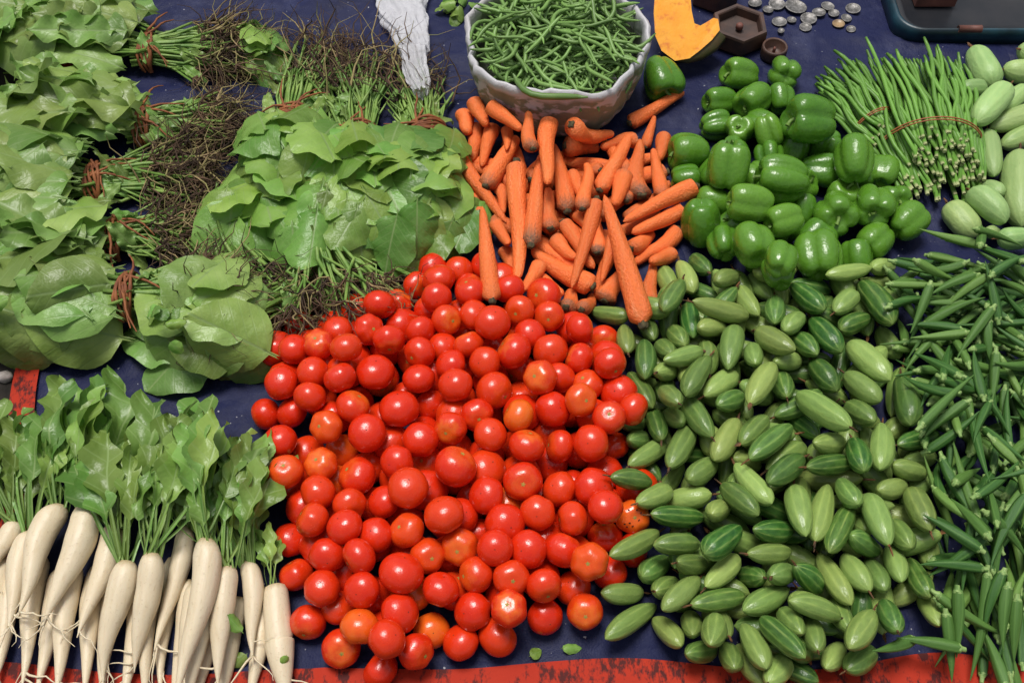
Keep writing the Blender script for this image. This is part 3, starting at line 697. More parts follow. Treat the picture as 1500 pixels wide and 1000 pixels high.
G3 = (860, 670, 3.029, [(105,85,290,120,45,.6),(220,200,370,140,50,.35),(280,250,520,265,50,.75),(100,440,320,330,45,.45),(295,395,495,405,50,.55),(250,530,370,450,55,.6),(300,590,400,550,45,.5),(60,600,250,595,42,.25),(80,800,310,650,50,.35),(300,710,430,830,50,.2),(340,670,500,520,45,.25),(400,470,520,480,40,.5),(520,430,680,310,60,.75),(520,580,670,440,48,.05),(460,660,700,610,50,.65),(650,540,780,540,45,.7),(450,690,460,790,40,.35),(550,830,570,700,58,.45),(440,870,570,850,45,.6),(600,120,770,250,52,.6),(660,20,810,190,50,.15),(790,130,970,0,55,.6),(550,250,620,210,45,.3),(450,100,570,0,55,.4),(740,320,910,330,55,.75),(710,430,900,425,45,.35),(810,530,890,510,40,.4),(920,130,970,350,58,.35),(900,480,1030,600,55,.75),(700,690,900,590,58,.4),(890,650,1030,670,42,.4),(690,740,800,940,55,.3),(660,830,780,1000,55,.2),(770,710,970,890,52,.7),(860,680,950,790,50,.5),(810,990,900,880,60,.25),(970,720,1010,870,50,.35),(620,820,660,930,45,.5)])
G4 = (1150, 670, 3.031, [(150,380,190,120,55,.25),(190,430,290,220,50,.7),(240,100,320,210,45,.5),(270,330,410,430,45,.6),(310,270,350,320,40,.35),(360,160,460,390,58,.25),(420,150,530,120,40,.2),(530,130,640,320,58,.45),(470,290,560,400,50,.5),(600,320,640,480,50,.15),(440,390,510,550,50,.15),(540,440,640,620,50,.7),(350,450,440,590,50,.35),(250,430,380,600,58,.2),(140,430,290,650,50,.3),(20,630,250,710,45,.4),(210,640,280,780,50,.5),(280,850,390,680,60,.4),(270,940,390,850,60,.5),(90,710,180,870,60,.15),(180,930,250,800,50,.05),(0,800,100,890,50,.6),(430,640,500,770,50,.65),(600,600,680,740,50,.25),(480,40,620,80,45,.3)])
GT = []
for ox, oy, k, L in (G1, G2, G3, G4):
    for a, b, c, d, wd, s in L:
        q = (ox+a/k, oy+b/k, ox+c/k, oy+d/k, wd/k, s); m = ((q[0]+q[2])/2, (q[1]+q[3])/2)
        if all(math.hypot(m[0]-(p[0]+p[2])/2, m[1]-(p[1]+p[3])/2) > 14 for p in GT): GT.append(q)
GT.sort(key=lambda q: q[4]*math.hypot(q[0]-q[2], q[1]-q[3]))
for i, (a, b, c, d, wd, s) in enumerate(GT):
    p, q = at(a, b, .05), at(c, d, .05); v = q-p; m = ((a+c)/2, (b+d)/2)
    L = max(.068, min(.115, v.length*1.28)); rad = max(.0130, min(.0180, wd*mpp(*m, .05)*.98)); rad = min(rad, L*.215)
    edge = min(1, min(m[0]-880, 1380-m[0], m[1]-370, 1000-m[1])/90.0); z0 = rad+.006+max(0, edge)*(.025+.065*i/len(GT))
    mid = at(*m, z0); yaw = math.atan2(v.y, v.x); rays = ((a, b), (c, d))
    if random.random() < .5: yaw += PI; rays = rays[::-1]
    add_gourd(GRD, mid.x, mid.y, z0, yaw, L, rad, min(1, s*1.35 if s > .12 else s), rays)

# ------------------------------------------------------------------ bell peppers
def pepper_mesh(seed):
    r = random.Random(seed); nl = r.choice((3, 4, 4)); V, Fc = [], []; nu, nv = 20, 32; dep = r.uniform(.15, .25); hh = r.uniform(.92, 1.12); p = r.uniform(0, 6); tp = r.uniform(.72, .9); am = [r.uniform(.92, 1.06) for _ in range(nl)]
    for i in range(1, nu):
        f = PI*i/nu; sf = math.sin(f)
        for k in range(nv):
            th = 2*PI*k/nv; g = abs(math.cos(nl*(th)/2)); lob = 1-dep*(1-g**.7)*1.5
            a = am[int(((th+PI/nl) % (2*PI))/(2*PI/nl)) % nl]; a = 1+(a-1)*g
            q = sf**.62*lob*a*(tp+(1-tp)*(.5+.5*math.cos(f))*1.3)
            z = hh*math.copysign(abs(math.cos(f))**.85, math.cos(f))
            z += -.34*math.exp(-(q/.36)**2) if z > 0 else (.22+.10*(1-g))*math.exp(-(q/.36)**2)
            V.append((q*math.cos(th), q*math.sin(th), z))
    V += [(0, 0, hh-.36), (0, 0, -hh+.34)]; T, B = len(V)-2, len(V)-1
    for i in range(nu-2):
        for k in range(nv): Fc.append((i*nv+k, (i+1)*nv+k, (i+1)*nv+(k+1) % nv, i*nv+(k+1) % nv))
    for k in range(nv): Fc += [(T, k, (k+1) % nv), (B, (nu-2)*nv+(k+1) % nv, (nu-2)*nv+k)]
    V = [(x*(1+.05*math.sin(2*z+p)), y, z) for x, y, z in V]
    return mesh('bell_pepper', V, Fc, M_PEP), hh
PEP = [pepper_mesh(k) for k in range(7)]
def pstem(seed, long=False):
    r = random.Random(seed); a = r.uniform(0, 6); c, s = math.cos(a), math.sin(a)
    mb = MB().add(([(y, z, x) for x, y, z in revolve([(-.10, .10), (.0, .26), (.04, .22), (.08, .10)], 12, lambda x, th: 1+.25*math.cos(5*th))[0]], [tuple(f) for f in revolve([(-.10, .10), (.0, .26), (.04, .22), (.08, .10)], 12)[1]]))
    L = 2.2 if long else .42
    pts = [(c*L*q*q*.6, s*L*q*q*.6, .04+L*q*(1-.25*q)) for q in (0, .25, .5, .75, 1)]
    mb.add(tube(pts, [.11, .08, .07, .07, .09] if not long else [.09, .06, .05, .045, .05], 7)); return mesh('stem', mb.v, mb.f, M_PST)
PSTEM = [pstem(k) for k in range(4)]; PSTEM_LONG = pstem(9, True)
def pepper(x, y, z, r, axis, shade, label, elong=1.0):
    me, hh = random.choice(PEP); axis = Vector(axis).normalized(); q = Vector((0, 0, 1)).rotation_difference(axis)
    M = Matrix.Translation((x, y, z)) @ q.to_matrix().to_4x4() @ Matrix.Rotation(random.uniform(0, 6), 4, 'Z') @ Matrix.Diagonal((r, r, r*elong, 1))
    if label is None:
        look = 'yellowish green' if shade > .45 else 'deep green' if shade < .12 else 'bright green'
        pose = 'standing with its stem up' if axis.z > .6 else 'turned bottom up' if axis.z < -.6 else 'lying with its stem end showing' if axis.y < -.4 else 'lying on its side'
        pl = 'beside the carrots' if x < at(1065, 300, .04).x else 'beside the long beans' if x > at(1250, 300, .04).x else 'next to the gourds' if y < at(1100, 360, .04).y else 'in the pepper heap'
        label = '%s bell pepper %s, %s' % (look, pose, pl)
    o = link('bell_pepper', me, None, M, label, 'bell pepper', 'green bell peppers in the heap'); o.color = (shade, 0, 0, 1)
    link('stem', random.choice(PSTEM), o, Matrix.Translation((0, 0, hh-.40)))
PPB = [(1040, 270), (1075, 170), (1150, 165), (1230, 230), (1300, 300), (1280, 375), (1130, 395), (1040, 350)]
for x, y in fill(PPB, .066): body('pepper', (x, y, .03), (x, y, .03), [(.5, .025)], r=.029, args=((random.uniform(-1, 1), random.uniform(-1, 1), random.uniform(-.2, 1)), random.random()*.5, None))
PZ = [(445,365,58,.5,(-.2,-.3,1)),(350,340,56,.1,(1,.2,0)),(600,235,48,.1,(0,1,.2)),(565,470,62,.0,(0,1,.3)),(225,545,62,0,(1,0,0)),(380,800,55,.1,(0,1,0)),(590,915,52,.3,(0,1,0)),(365,240,64,.1,(-1,-.3,.2)),
      (130,145,86,.05,(.25,-.9,-.2)),(445,135,72,.35,(-.7,-.2,.3)),(620,130,70,.3,(.1,.8,-.5)),(500,235,78,.25,(-.8,-.8,.1)),(555,355,58,.6,(.3,-.6,-.6)),(1005,520,60,.35,(.3,1,0)),(760,525,74,.0,(1,-.15,0)),
      (895,475,85,.25,(.1,.9,.1)),(710,335,100,.0,(-.95,-.15,.25)),(240,440,84,.2,(-1,-.1,.1)),(395,500,90,.3,(.1,.55,.5)),(610,550,98,.2,(-1,.1,.1)),(620,710,72,.55,(-.9,-.35,0)),(485,645,84,.6,(-1,.08,.1)),
      (600,870,64,.3,(.2,.8,-.2)),(905,860,70,.1,(0,.8,.3)),(300,715,90,.05,(.1,-.25,-1)),(1100,710,80,.3,(.7,.7,.1)),(815,690,90,.25,(-.1,-.75,.5)),(965,660,86,.2,(-.15,-.85,.35)),(500,815,88,.35,(-.1,.9,-.2)),(755,865,100,.3,(.05,.95,.1))]
for i, (a, b, rr, s, ax) in enumerate(PZ):
    px, py = 920+a/2.702, 60+b/2.702; r = max(.026, min(.042, rr/2.702*mpp(px, py, .06)*1.05)); lab = None
    if a == 130: lab = 'green bell pepper lying alone between the bean sack and the pumpkin slice'
    if a == 710: lab = 'biggest dark green bell pepper in the heap, its pale stem end turned aside'
    z0 = r+.004+(0 if a < 200 else .02+.05*i/len(PZ)); p = at(px, py, z0)
    body('pepper', p, p, [(.5, r*.84)], ((px, py), (px, py)), r=r, args=(ax, s, lab, random.uniform(.95, 1.10)))

# ------------------------------------------------------------------ carrots
def carrot_mesh(seed):
    r = random.Random(seed); bd = r.uniform(-.09, .09); b2 = r.uniform(-.05, .05); end = r.uniform(.22, .55); pw = r.uniform(1.2, 2.0); p = r.uniform(0, 6); n = 22; pts = []
    for i in range(n+1):
        t = i/n; q = 1-(1-end)*t**pw
        q *= min(1, math.sqrt(max(0.0, 1-((.07-t)/.07)**2))*.75+.25) if t < .07 else 1
        if t > .90: q *= math.sqrt(max(.01, 1-((t-.90)/.10)**2))
        q *= 1+.035*math.sin(23*t+p)*math.sin(9*t+2*p); pts.append((t, q))
    sp = lambda x: ((bd*math.sin(PI*x)+b2*math.sin(2*PI*x))*6, b2*math.sin(PI*x)*3)
    me = mesh('carrot', *revolve(pts, 16, lambda x, th: 1+.03*math.cos(3*th+8*x+p), sp), M_CAR); return me
CAR = [carrot_mesh(k) for k in range(12)]
ME_CRN = mesh('crown', *revolve([(-.035, .22), (-.028, .34), (-.006, .42), (.012, .30)], 10, lambda x, th: 1+.25*math.cos(4*th)), M_CROWN)
def carrot(p, q, rad, dark, z0, label=None):
    a, b = at(*p, z0), at(*q, z0); L = max(.06, (b-a).length)
    body('carrot', a, a+(b-a).normalized()*L, [(t, rad*(1-.6*t**1.5)*.88) for t in (.07, .22, .38, .55, .74, .93)], (p, q), rad=rad, dark=dark, label=label)
def carrot_at(b):
    L = (b['B']-b['A']).length; M = axis_frame(b, random.uniform(0, 6.28)) @ Matrix.Diagonal((L, b['rad'], b['rad'], 1)); M.translation = b['A']
    lab = b['label']; m = (b['A']+b['B'])/2; d = b['B']-b['A']
    if lab is None:
        ang = abs(math.degrees(math.atan2(d.y, d.x))) % 180; way = 'pointing across' if ang < 40 or ang > 140 else 'with its tip toward the red hem' if d.y < 0 else 'with its tip toward the sack'
        pl = 'on top of the tomatoes' if m.y < at(800, 430, .05).y else 'beside the spinach' if m.x < at(720, 300, .05).x else 'by the sack' if m.y > at(800, 225, .04).y else 'beside the bell peppers' if m.x > at(955, 300, .05).x else 'in the carrot heap'
        lab = '%s carrot %s, %s' % ('long thin' if L/b['rad'] > 12 else 'thick' if b['rad'] > .0165 else 'dirt-capped' if b['dark'] > .65 else 'short' if L < .085 else 'orange', way, pl)
    o = link('carrot', random.choice(CAR), None, M, lab, 'carrot', 'carrots in the heap'); o.color = (b['dark'], 0, 0, 1); link('crown', ME_CRN, o)
CPB = [(680, 235), (740, 215), (950, 235), (975, 300), (940, 380), (880, 410), (780, 390), (710, 320)]
for x, y in fill(CPB, .052, .0):
    L = random.uniform(.09, .12); yaw = random.uniform(0, 6.28); rad = random.uniform(.012, .015); d = Vector((math.cos(yaw), math.sin(yaw), 0))*L/2
    body('carrot', Vector((x, y, .014))-d, Vector((x, y, .014))+d, [(t, rad*(1-.6*t**1.5)*.88) for t in (.07, .22, .38, .55, .74, .93)], None, rad=rad, dark=.5, label=None)
CZ = [(350,170,350,260,28,.2),(620,150,700,210,42,.2),(660,190,800,190,36,.2),(530,135,520,400,42,.2),(590,265,740,265,46,.3),(760,340,640,345,32,.3),(285,70,410,170,36,.1),(235,50,265,150,38,.3),(172,115,195,190,38,.3),(900,230,740,262,38,.5),
 (850,470,850,380,28,1),(620,370,665,450,30,.5),(730,690,735,540,40,1),(550,640,640,710,40,.6),(640,520,700,590,28,.4),(300,560,355,650,32,.6),(340,685,372,790,36,.4),(470,800,580,860,38,.3),(840,360,800,490,44,.5),(870,670,965,605,40,.2),(1045,690,950,725,36,.2),(650,930,705,860,38,.6),
 (310,405,335,520,30,.1),(240,515,175,478,24,.1),(540,600,520,420,44,.5),(665,505,682,312,34,.8),(1000,450,962,250,36,.5),(1008,200,985,300,36,.1),(930,245,968,112,26,.1),(905,450,905,210,54,.9),(215,160,205,315,40,.0),(295,160,245,325,36,.0),(460,252,438,95,34,.8),(265,418,395,200,44,.7),
 (603,512,545,225,44,.8),(450,650,490,275,42,1.),(390,315,390,805,44,.2),(95,185,342,575,42,.1),(297,890,248,490,42,.2),(585,560,715,752,36,.3),(800,590,738,808,38,.2),(755,890,835,760,50,.7),(965,905,965,725,40,.7),(1070,590,885,735,42,.2),(1092,505,872,605,36,.1),(1142,410,838,556,44,.1),
 (712,835,450,672,52,.1),(490,735,415,850,36,.1),(580,915,630,840,44,.8),(725,470,620,838,36,.1),(735,430,862,198,40,.1),(920,985,758,445,54,.1)]
for i, (a, b, c, d, wd, dk) in enumerate(CZ):
    p, q = (620+a/2.858, 130+b/2.858), (620+c/2.858, 130+d/2.858)
    carrot(p, q, max(.009, min(.020, wd/2.858*mpp(*p, .06)*.98)), dk, .022+.055*i/len(CZ))
carrot((920, 180), (1003, 135), .0135, .1, .016, 'lone orange carrot with a thin tail pointing away under the single pepper')

# ------------------------------------------------------------------ cucumbers at the right edge
QZ = [(680,340,765,345,38,.4),(905,190,1010,230,46,.3),(1000,700,1080,850,60,.3),(840,270,960,285,48,.15),(930,345,815,445,40,.3),(1010,420,785,492,46,.2),(970,500,835,560,42,.6),(790,505,822,695,40,.1),(780,700,830,750,34,.1),(810,915,960,915,44,.5),(770,885,830,900,26,.2),
      (862,330,735,475,52,.2),(640,785,755,905,56,.35),(715,735,850,865,54,.3),(728,185,805,335,56,.25),(880,590,893,868,74,.2)]
for a, b, c, d, wd, s in QZ:
    k = 2.631; p, q = (1150+a/k, b/k), (1150+c/k, d/k); m = ((p[0]+q[0])/2, (p[1]+q[1])/2)
    v = at(*q, .04)-at(*p, .04); L = max(.06, v.length*1.05); rad = wd/k*mpp(*m, .05)
    z0 = rad+.004+.03*QZ.index((a, b, c, d, wd, s))/len(QZ); mid = at(*m, z0); big = wd > 70
    add_gourd(CUC, mid.x, mid.y, z0, math.atan2(v.y, v.x), L, rad, s, (p, q), 'largest pale striped cucumber lying beside the long bean bundles' if big else '%s striped cucumber %s' % ('dark' if s > .45 else 'very pale' if s < .16 else 'light green', 'in the heap next to the okra' if m[1] > 250 else 'in the heap below the weighing scale'), 'cucumber', 'cucumber', 'cucumbers in the heap', .8)
# ------------------------------------------------------------------ white daikon radishes
def radish_mesh(seed):
    r = random.Random(seed); bd, b2 = r.uniform(-.5, .5), r.uniform(-.4, .4); p = r.uniform(0, 6); n = 26; pts = []
    fat = r.uniform(.22, .40)
    for i in range(n+1):
        t = i/n; q = .62+.38*math.sin(min(1, t/.14)*PI/2) if t < .14 else 1
        if t < .02: q *= .75
        if t > fat: q = max(.035, (1-((t-fat)/(1-fat))**1.35)**1.0)
        q *= 1+.03*math.sin(17*t+p)*math.sin(7*t); pts.append((t, q))
    return mesh('root', *revolve(pts, 16, lambda x, th: 1+.025*math.cos(2*th+6*x+p), lambda x: (bd*math.sin(PI*x)*.8+b2*math.sin(2*PI*x)*.6, 0)), M_RAD)
RAD = [radish_mesh(k) for k in range(7)]
def radleaf_mesh(seed):
    """stalk and toothed blade of a radish leaf, unit length along +X, arched"""
    r = random.Random(seed); arch = r.uniform(.10, .30); sd = r.uniform(-.15, .15); ph = r.uniform(0, 6); wd = r.uniform(.095, .145); nx = 26; ny = 8; V, Fc = [], []
    tw = r.uniform(-.9, .9)
    for i in range(nx+1):
        t = i/nx
        if t < .42: q = .085+.02*math.sin(t*9); 
        else:
            u = (t-.42)/.58; q = math.sin(PI*min(1, u**.85*.96+.04))**.6*(1-.50*math.sin(u*8+ph)**2)+.07
        if i == nx: q = .03
        cz = arch*math.sin(PI*t*.8)-.10*t*t
        for j in range(ny+1):
            s = 2*j/ny-1; y = s*q*wd; a = tw*t*.7
            z = abs(s)*q*wd*(.55 if t < .42 else .25)+(.05*math.sin(17*t+ph+2*(s > 0))*abs(s) if t > .42 else 0)
            V.append((t, y*math.cos(a)-z*math.sin(a)+sd*t*t, cz+y*math.sin(a)+z*math.cos(a)))
    for i in range(nx):
        for j in range(ny):
            a = i*(ny+1)+j; Fc.append((a, a+ny+1, a+ny+2, a+1))
    return mesh('leaf', V, Fc, M_RLF)
RLV = [radleaf_mesh(k) for k in range(12)]
def rootlet_mesh(seed):
    r = random.Random(seed); mb = MB()
    P = Vector((0, 0, 0)); D = Vector((1, r.uniform(-.6, .6), 0)).normalized(); pts = [P.copy()]
    for _ in range(6): D = (D+Vector((r.uniform(-.3, .3), r.uniform(-.8, .8), r.uniform(-.3, .2)))).normalized(); P = P+D*.16; pts.append(P.copy())
    mb.add(tube(pts, [.03, .026, .022, .018, .014, .010, .006], 5)); return mesh('rootlet', mb.v, mb.f, M_RAD)
RLT = [rootlet_mesh(k) for k in range(6)]
def radish(p, q, rad, label, leaves=6, ll=(.16, .24), face=None, rootlets=4, me=None, z0=.02):
    a, b = at(*p, z0), at(*q, z0)
    body('radish', a, b, [(t, max(.003, rad*k)*.93) for t, k in ((.06, .85), (.2, 1), (.38, 1), (.55, .86), (.72, .55), (.9, .2))], (p, q), rad=rad, label=label, leaves=leaves, ll=ll, face=face, rootlets=rootlets, me=me)
def radish_at(b):
    L = (b['B']-b['A']).length; rad = b['rad']; M = axis_frame(b, random.choice((0, PI))); M.translation = b['A']
    d = (b['B']-b['A']).normalized(); yaw = math.atan2(d.y, d.x)
    root = bpy.data.objects.new('radish', None); COL.objects.link(root); root.empty_display_size = .02; root.matrix_world = M
    root['label'] = b['label']; root['category'] = 'radish'; root['group'] = 'white radishes in the row'
    link('root', b['me'] or random.choice(RAD), root, Matrix.Diagonal((L, rad, rad, 1)))
    c = b['A']; inv = M.inverted()
    for i in range(b['leaves']):
        low = i < b['leaves']//2
        aw = (yaw+PI if b['face'] is None else b['face'])+random.gauss(0, .30 if low else .20); up = random.uniform(-.12, .08) if low else random.uniform(.05, .32); Ls = random.uniform(*b['ll'])*(1.08 if low else 1)
        X = Vector((math.cos(aw), math.sin(aw), up)).normalized(); Y = Vector((0, 0, 1)).cross(X).normalized(); Z = X.cross(Y)
        ml = (Matrix((X, Y, Z)).transposed().to_4x4() @ Matrix.Rotation(random.gauss(0, .6), 4, 'X') @ Matrix.Diagonal((Ls, Ls*1.05, Ls, 1)))
        ml.translation = c+d*.005+Vector((-math.sin(yaw), math.cos(yaw), 0))*random.uniform(-.6, .6)*rad+Vector((0, 0, random.uniform(-.5, .5)*rad))
        link('leaf', random.choice(RLV), root, inv @ ml)
    for i in range(b['rootlets']):
        t = random.uniform(.75, .98); s_ = random.uniform(.03, .06)
        link('rootlet', random.choice(RLT), root, Matrix.Translation((L*t, 0, 0)) @ Matrix.Rotation(random.uniform(-1, 1), 4, 'Z') @ Matrix.Scale(s_, 4))
def rz(x, y): return (x/2.173, 540+y/2.173)
LOWER = [(60,640,-20,1010,34),(185,640,110,1040,34),(370,650,330,1070,34),(500,690,455,1080,32),(590,680,545,1080,32),(660,740,590,1090,32),(10,600,-60,1000,36),(140,600,70,1030,36),(235,630,175,1050,38),(320,620,265,1060,36),(450,680,395,1080,36),(545,600,515,1060,30),(625,690,560,1090,36),(690,700,620,1090,34),(760,730,695,1090,34),(835,750,790,1090,32)]
UPPER = [(95,520,25,835,42),(50,488,-30,670,38),(365,500,245,855,46),(190,435,55,790,50),(485,595,430,960,43),(790,615,805,925,38),(595,505,488,915,37),(405,615,330,1000,48),(720,630,690,1010,43),(660,550,560,1060,48),(280,440,138,815,54)]
for a, b, c, d, wd in LOWER:
        radish(rz(a, b), rz(c, d), wd/2.173*mpp(*rz(a, b), .03), 'white radish half hidden under the row of radishes', 0, z0=.022)
ORD = ['', 'second', 'third', 'fourth', 'fifth', 'sixth', 'seventh', 'eighth', 'ninth', 'tenth', 'eleventh', 'twelfth']
XS = sorted((u[0] for u in UPPER), reverse=True)
for a, b, c, d, wd in UPPER: radish(rz(a, b), rz(c, d), .90*wd/2.173*mpp(*rz(a, b), .05), '%swhite radish on top of the row, %s counting from the cracked one' % ('thick ' if wd > 47 else 'slender ' if wd < 39 else 'long ', ORD[XS.index(a)+1]), random.choice((16, 17, 18)), (.10, .18), face=R(92)+random.gauss(0, .12), z0=.045+.03*UPPER.index((a, b, c, d, wd))/11)
# the last radish has snapped: a second ring where it broke
def broken_mesh():
    pts = [(0, .5), (.02, .82), (.08, .95), (.2, 1), (.38, 1.0), (.455, 1.02), (.47, .93), (.485, 1.06), (.5, 1.09), (.62, .95), (.75, .72), (.88, .42), (1, .10)]
    return mesh('root', *revolve(pts, 16, lambda x, th: 1+.02*math.cos(2*th), lambda x: (.10*math.sin(PI*x), 0)), M_RAD)
radish(rz(880, 690), rz(915, 1060), 42/2.173*mpp(*rz(880, 690), .03), 'stubby white radish with a cracked ring, beside the tomato heap', 7, (.06, .10), face=R(100), me=broken_mesh())

settle()
for b in BODIES:
    if b['kind'] == 'tomato':
        p = b['A']; o = tomato(p.x, p.y, p.z, b['r'], *b['args'])
        if b['args'][0] and 'scab' in b['args'][0]:
            sb = MB()
            for _ in range(9):
                a, f = random.uniform(0, 6.28), random.uniform(.25, .75); V, Fc = revolve([(-.02, .03), (.012, .055), (.022, .02)], 6, lambda x_, th: 1+.5*math.sin(2*th))
                n = Vector((math.sin(f)*math.cos(a), math.sin(f)*math.sin(a), math.cos(f))); qq = Vector((1, 0, 0)).rotation_difference(n)
                c = Vector((n.x, n.y, n.z*.90-.13*math.exp(-(f/.38)**2))); sb.add(([qq @ Vector(v)+c for v in V], Fc))
            link('scab_marks', mesh('scab_marks', sb.v, sb.f, M_SCAB), o)
    elif b['kind'] == 'pepper': p = b['A']; pepper(p.x, p.y, p.z, b['r'], *b['args'])
    elif b['kind'] == 'radish': radish_at(b)
    elif b['kind'] == 'gourd': gourd_at(b)
    else: carrot_at(b)

# ------------------------------------------------------------------ okra
def okra_mesh(seed):
    r = random.Random(seed); bd = r.uniform(-2.4, 2.4)*(1 if r.random() < .6 else .3); n = 12; pts = []
    for i in range(n+1):
        t = i/n; q = (.85+1.2*t if t < .12 else 1.0)*(1 if t < .3 else 1-((t-.3)/.72)**1.35*.97); pts.append((t, max(.03, q)))
    return mesh('okra', *revolve(pts, 15, lambda x, th: 1+.10*math.cos(5*th), lambda x: (bd*4*x*(1-x)-bd*.5, 0)), M_OKR), bd
OKR = [okra_mesh(k) for k in range(12)]
ME_CAP = [mesh('cap', *revolve([(-.10, .34), (-.096, .42), (-.04, .46), (-.015, .72), (.012, .93), (.028, .84)], 10, None, lambda x, b=b: (b*4*x*(1-x)-b*.5, 0)), M_CAP) for _, b in OKR]
OL = 'green okra pod with a pale cut stem end, lying in the okra heap'
def okra(x, y, yaw, L, rad, pale=0., px=None, label=None):
    ch = [((t-.5)*L, rad*q) for t, q in ((.06, .9), (.3, .95), (.55, .72), (.78, .42), (.95, .2))]
    z, sl = lay_long(x, y, yaw, ch, .5)
    if px:
        for _ in range(4):
            p = at(*px, z); x, y = p.x, p.y; z2, sl = lay_long(x, y, yaw, ch, .5); z = .5*z+.5*z2
    k = 1/math.sqrt(1+sl*sl); i = random.randrange(len(OKR))
    M = frame_long(x-math.cos(yaw)*L*k/2, y-math.sin(yaw)*L*k/2, z-sl*k*L/2, yaw, sl, random.choice((0, PI))+random.uniform(-.4, .4)) @ Matrix.Diagonal((L, rad, rad, 1))
    if label is None:
        a = math.degrees(yaw) % 180; way = 'lying crosswise' if a < 35 or a > 145 else 'lying lengthwise' if 65 < a < 115 else 'lying aslant'
        pl = 'beside the cucumbers' if y > at(1420, 440, .03).y else 'beside the gourds' if x < at(1395, 700, .03).x else 'at the front by the red hem' if y < at(1420, 860, .03).y else 'on top of the okra heap' if z > .038 else 'deep in the okra heap'
        label = '%s okra pod %s, %s' % ('pale green' if pale > .25 else 'long dark green' if L > .1 else 'dark green', way, pl)
    o = link('okra', OKR[i][0], None, M, label, 'okra', 'okra pods in the heap'); o.color = (pale, 0, 0, 1); link('cap', ME_CAP[i], o); stamp_long(x, y, z, yaw, sl, ch); return o
OP = [(1300, 430), (1355, 385), (1440, 395), (1515, 400), (1520, 440), (1525, 700), (1520, 930), (1490, 965), (1390, 950), (1365, 800), (1350, 640), (1320, 520)]
def oyaw(y):
    py = (y-at(1400, 1000).y)/(at(1400, 340).y-at(1400, 1000).y)          # 0 at the near end, 1 at the far end
    base = R(92)*(1-py)+R(18)*py if random.random() < .5 else R(95)*(1-py)+R(150)*py
    return base+random.gauss(0, .45)+(PI if random.random() < .5 else 0)
for sp in (.0325, .035, .038):
    for x, y in fill(OP, sp, .02): okra(x, y, oyaw(y), random.uniform(.065, .105), random.uniform(.0048, .0064), random.choice((0, 0, 0, .15, .3, .6)))
OZ = [(880,370,660,505),(690,700,770,990),(745,600,790,880),(865,530,868,980),(935,530,900,750),(960,600,985,830),(620,765,395,855),(690,830,575,810),(955,960,900,790),(1050,175,920,470),(830,380,650,270),(870,350,770,170),(1000,640,1040,900),(820,480,650,470)]
for a, b, c, d in OZ:
    p, q = (1150+a/3.031, 670+b/3.031), (1150+c/3.031, 670+d/3.031); v = at(*q, .05)-at(*p, .05); m = ((p[0]+q[0])/2, (p[1]+q[1])/2); mid = at(*m, .05)
    okra(mid.x, mid.y, math.atan2(v.y, v.x), max(.07, v.length), .0068, random.choice((0, .2)), m)
OZ2 = [(830,60,590,10),(600,95,770,110),(840,115,690,170),(900,140,740,230),(650,300,900,225),(790,350,560,330),(780,380,620,380),(930,280,800,460),(740,560,640,460),(720,630,610,555),(630,780,860,560),(770,730,690,790),(900,640,860,460),(950,480,960,700),(1000,270,900,60),(970,90,1085,30),(1080,500,990,520),(640,200,600,320)]
for a, b, c, d in OZ2:
    p, q = (1150+a/3.1257, 370+b/3.1257), (1150+c/3.1257, 370+d/3.1257); v = at(*q, .05)-at(*p, .05); m = ((p[0]+q[0])/2, (p[1]+q[1])/2); mid = at(*m, .05)
    okra(mid.x, mid.y, math.atan2(v.y, v.x), max(.07, v.length), .0064, random.choice((0, .2, .5)), m)

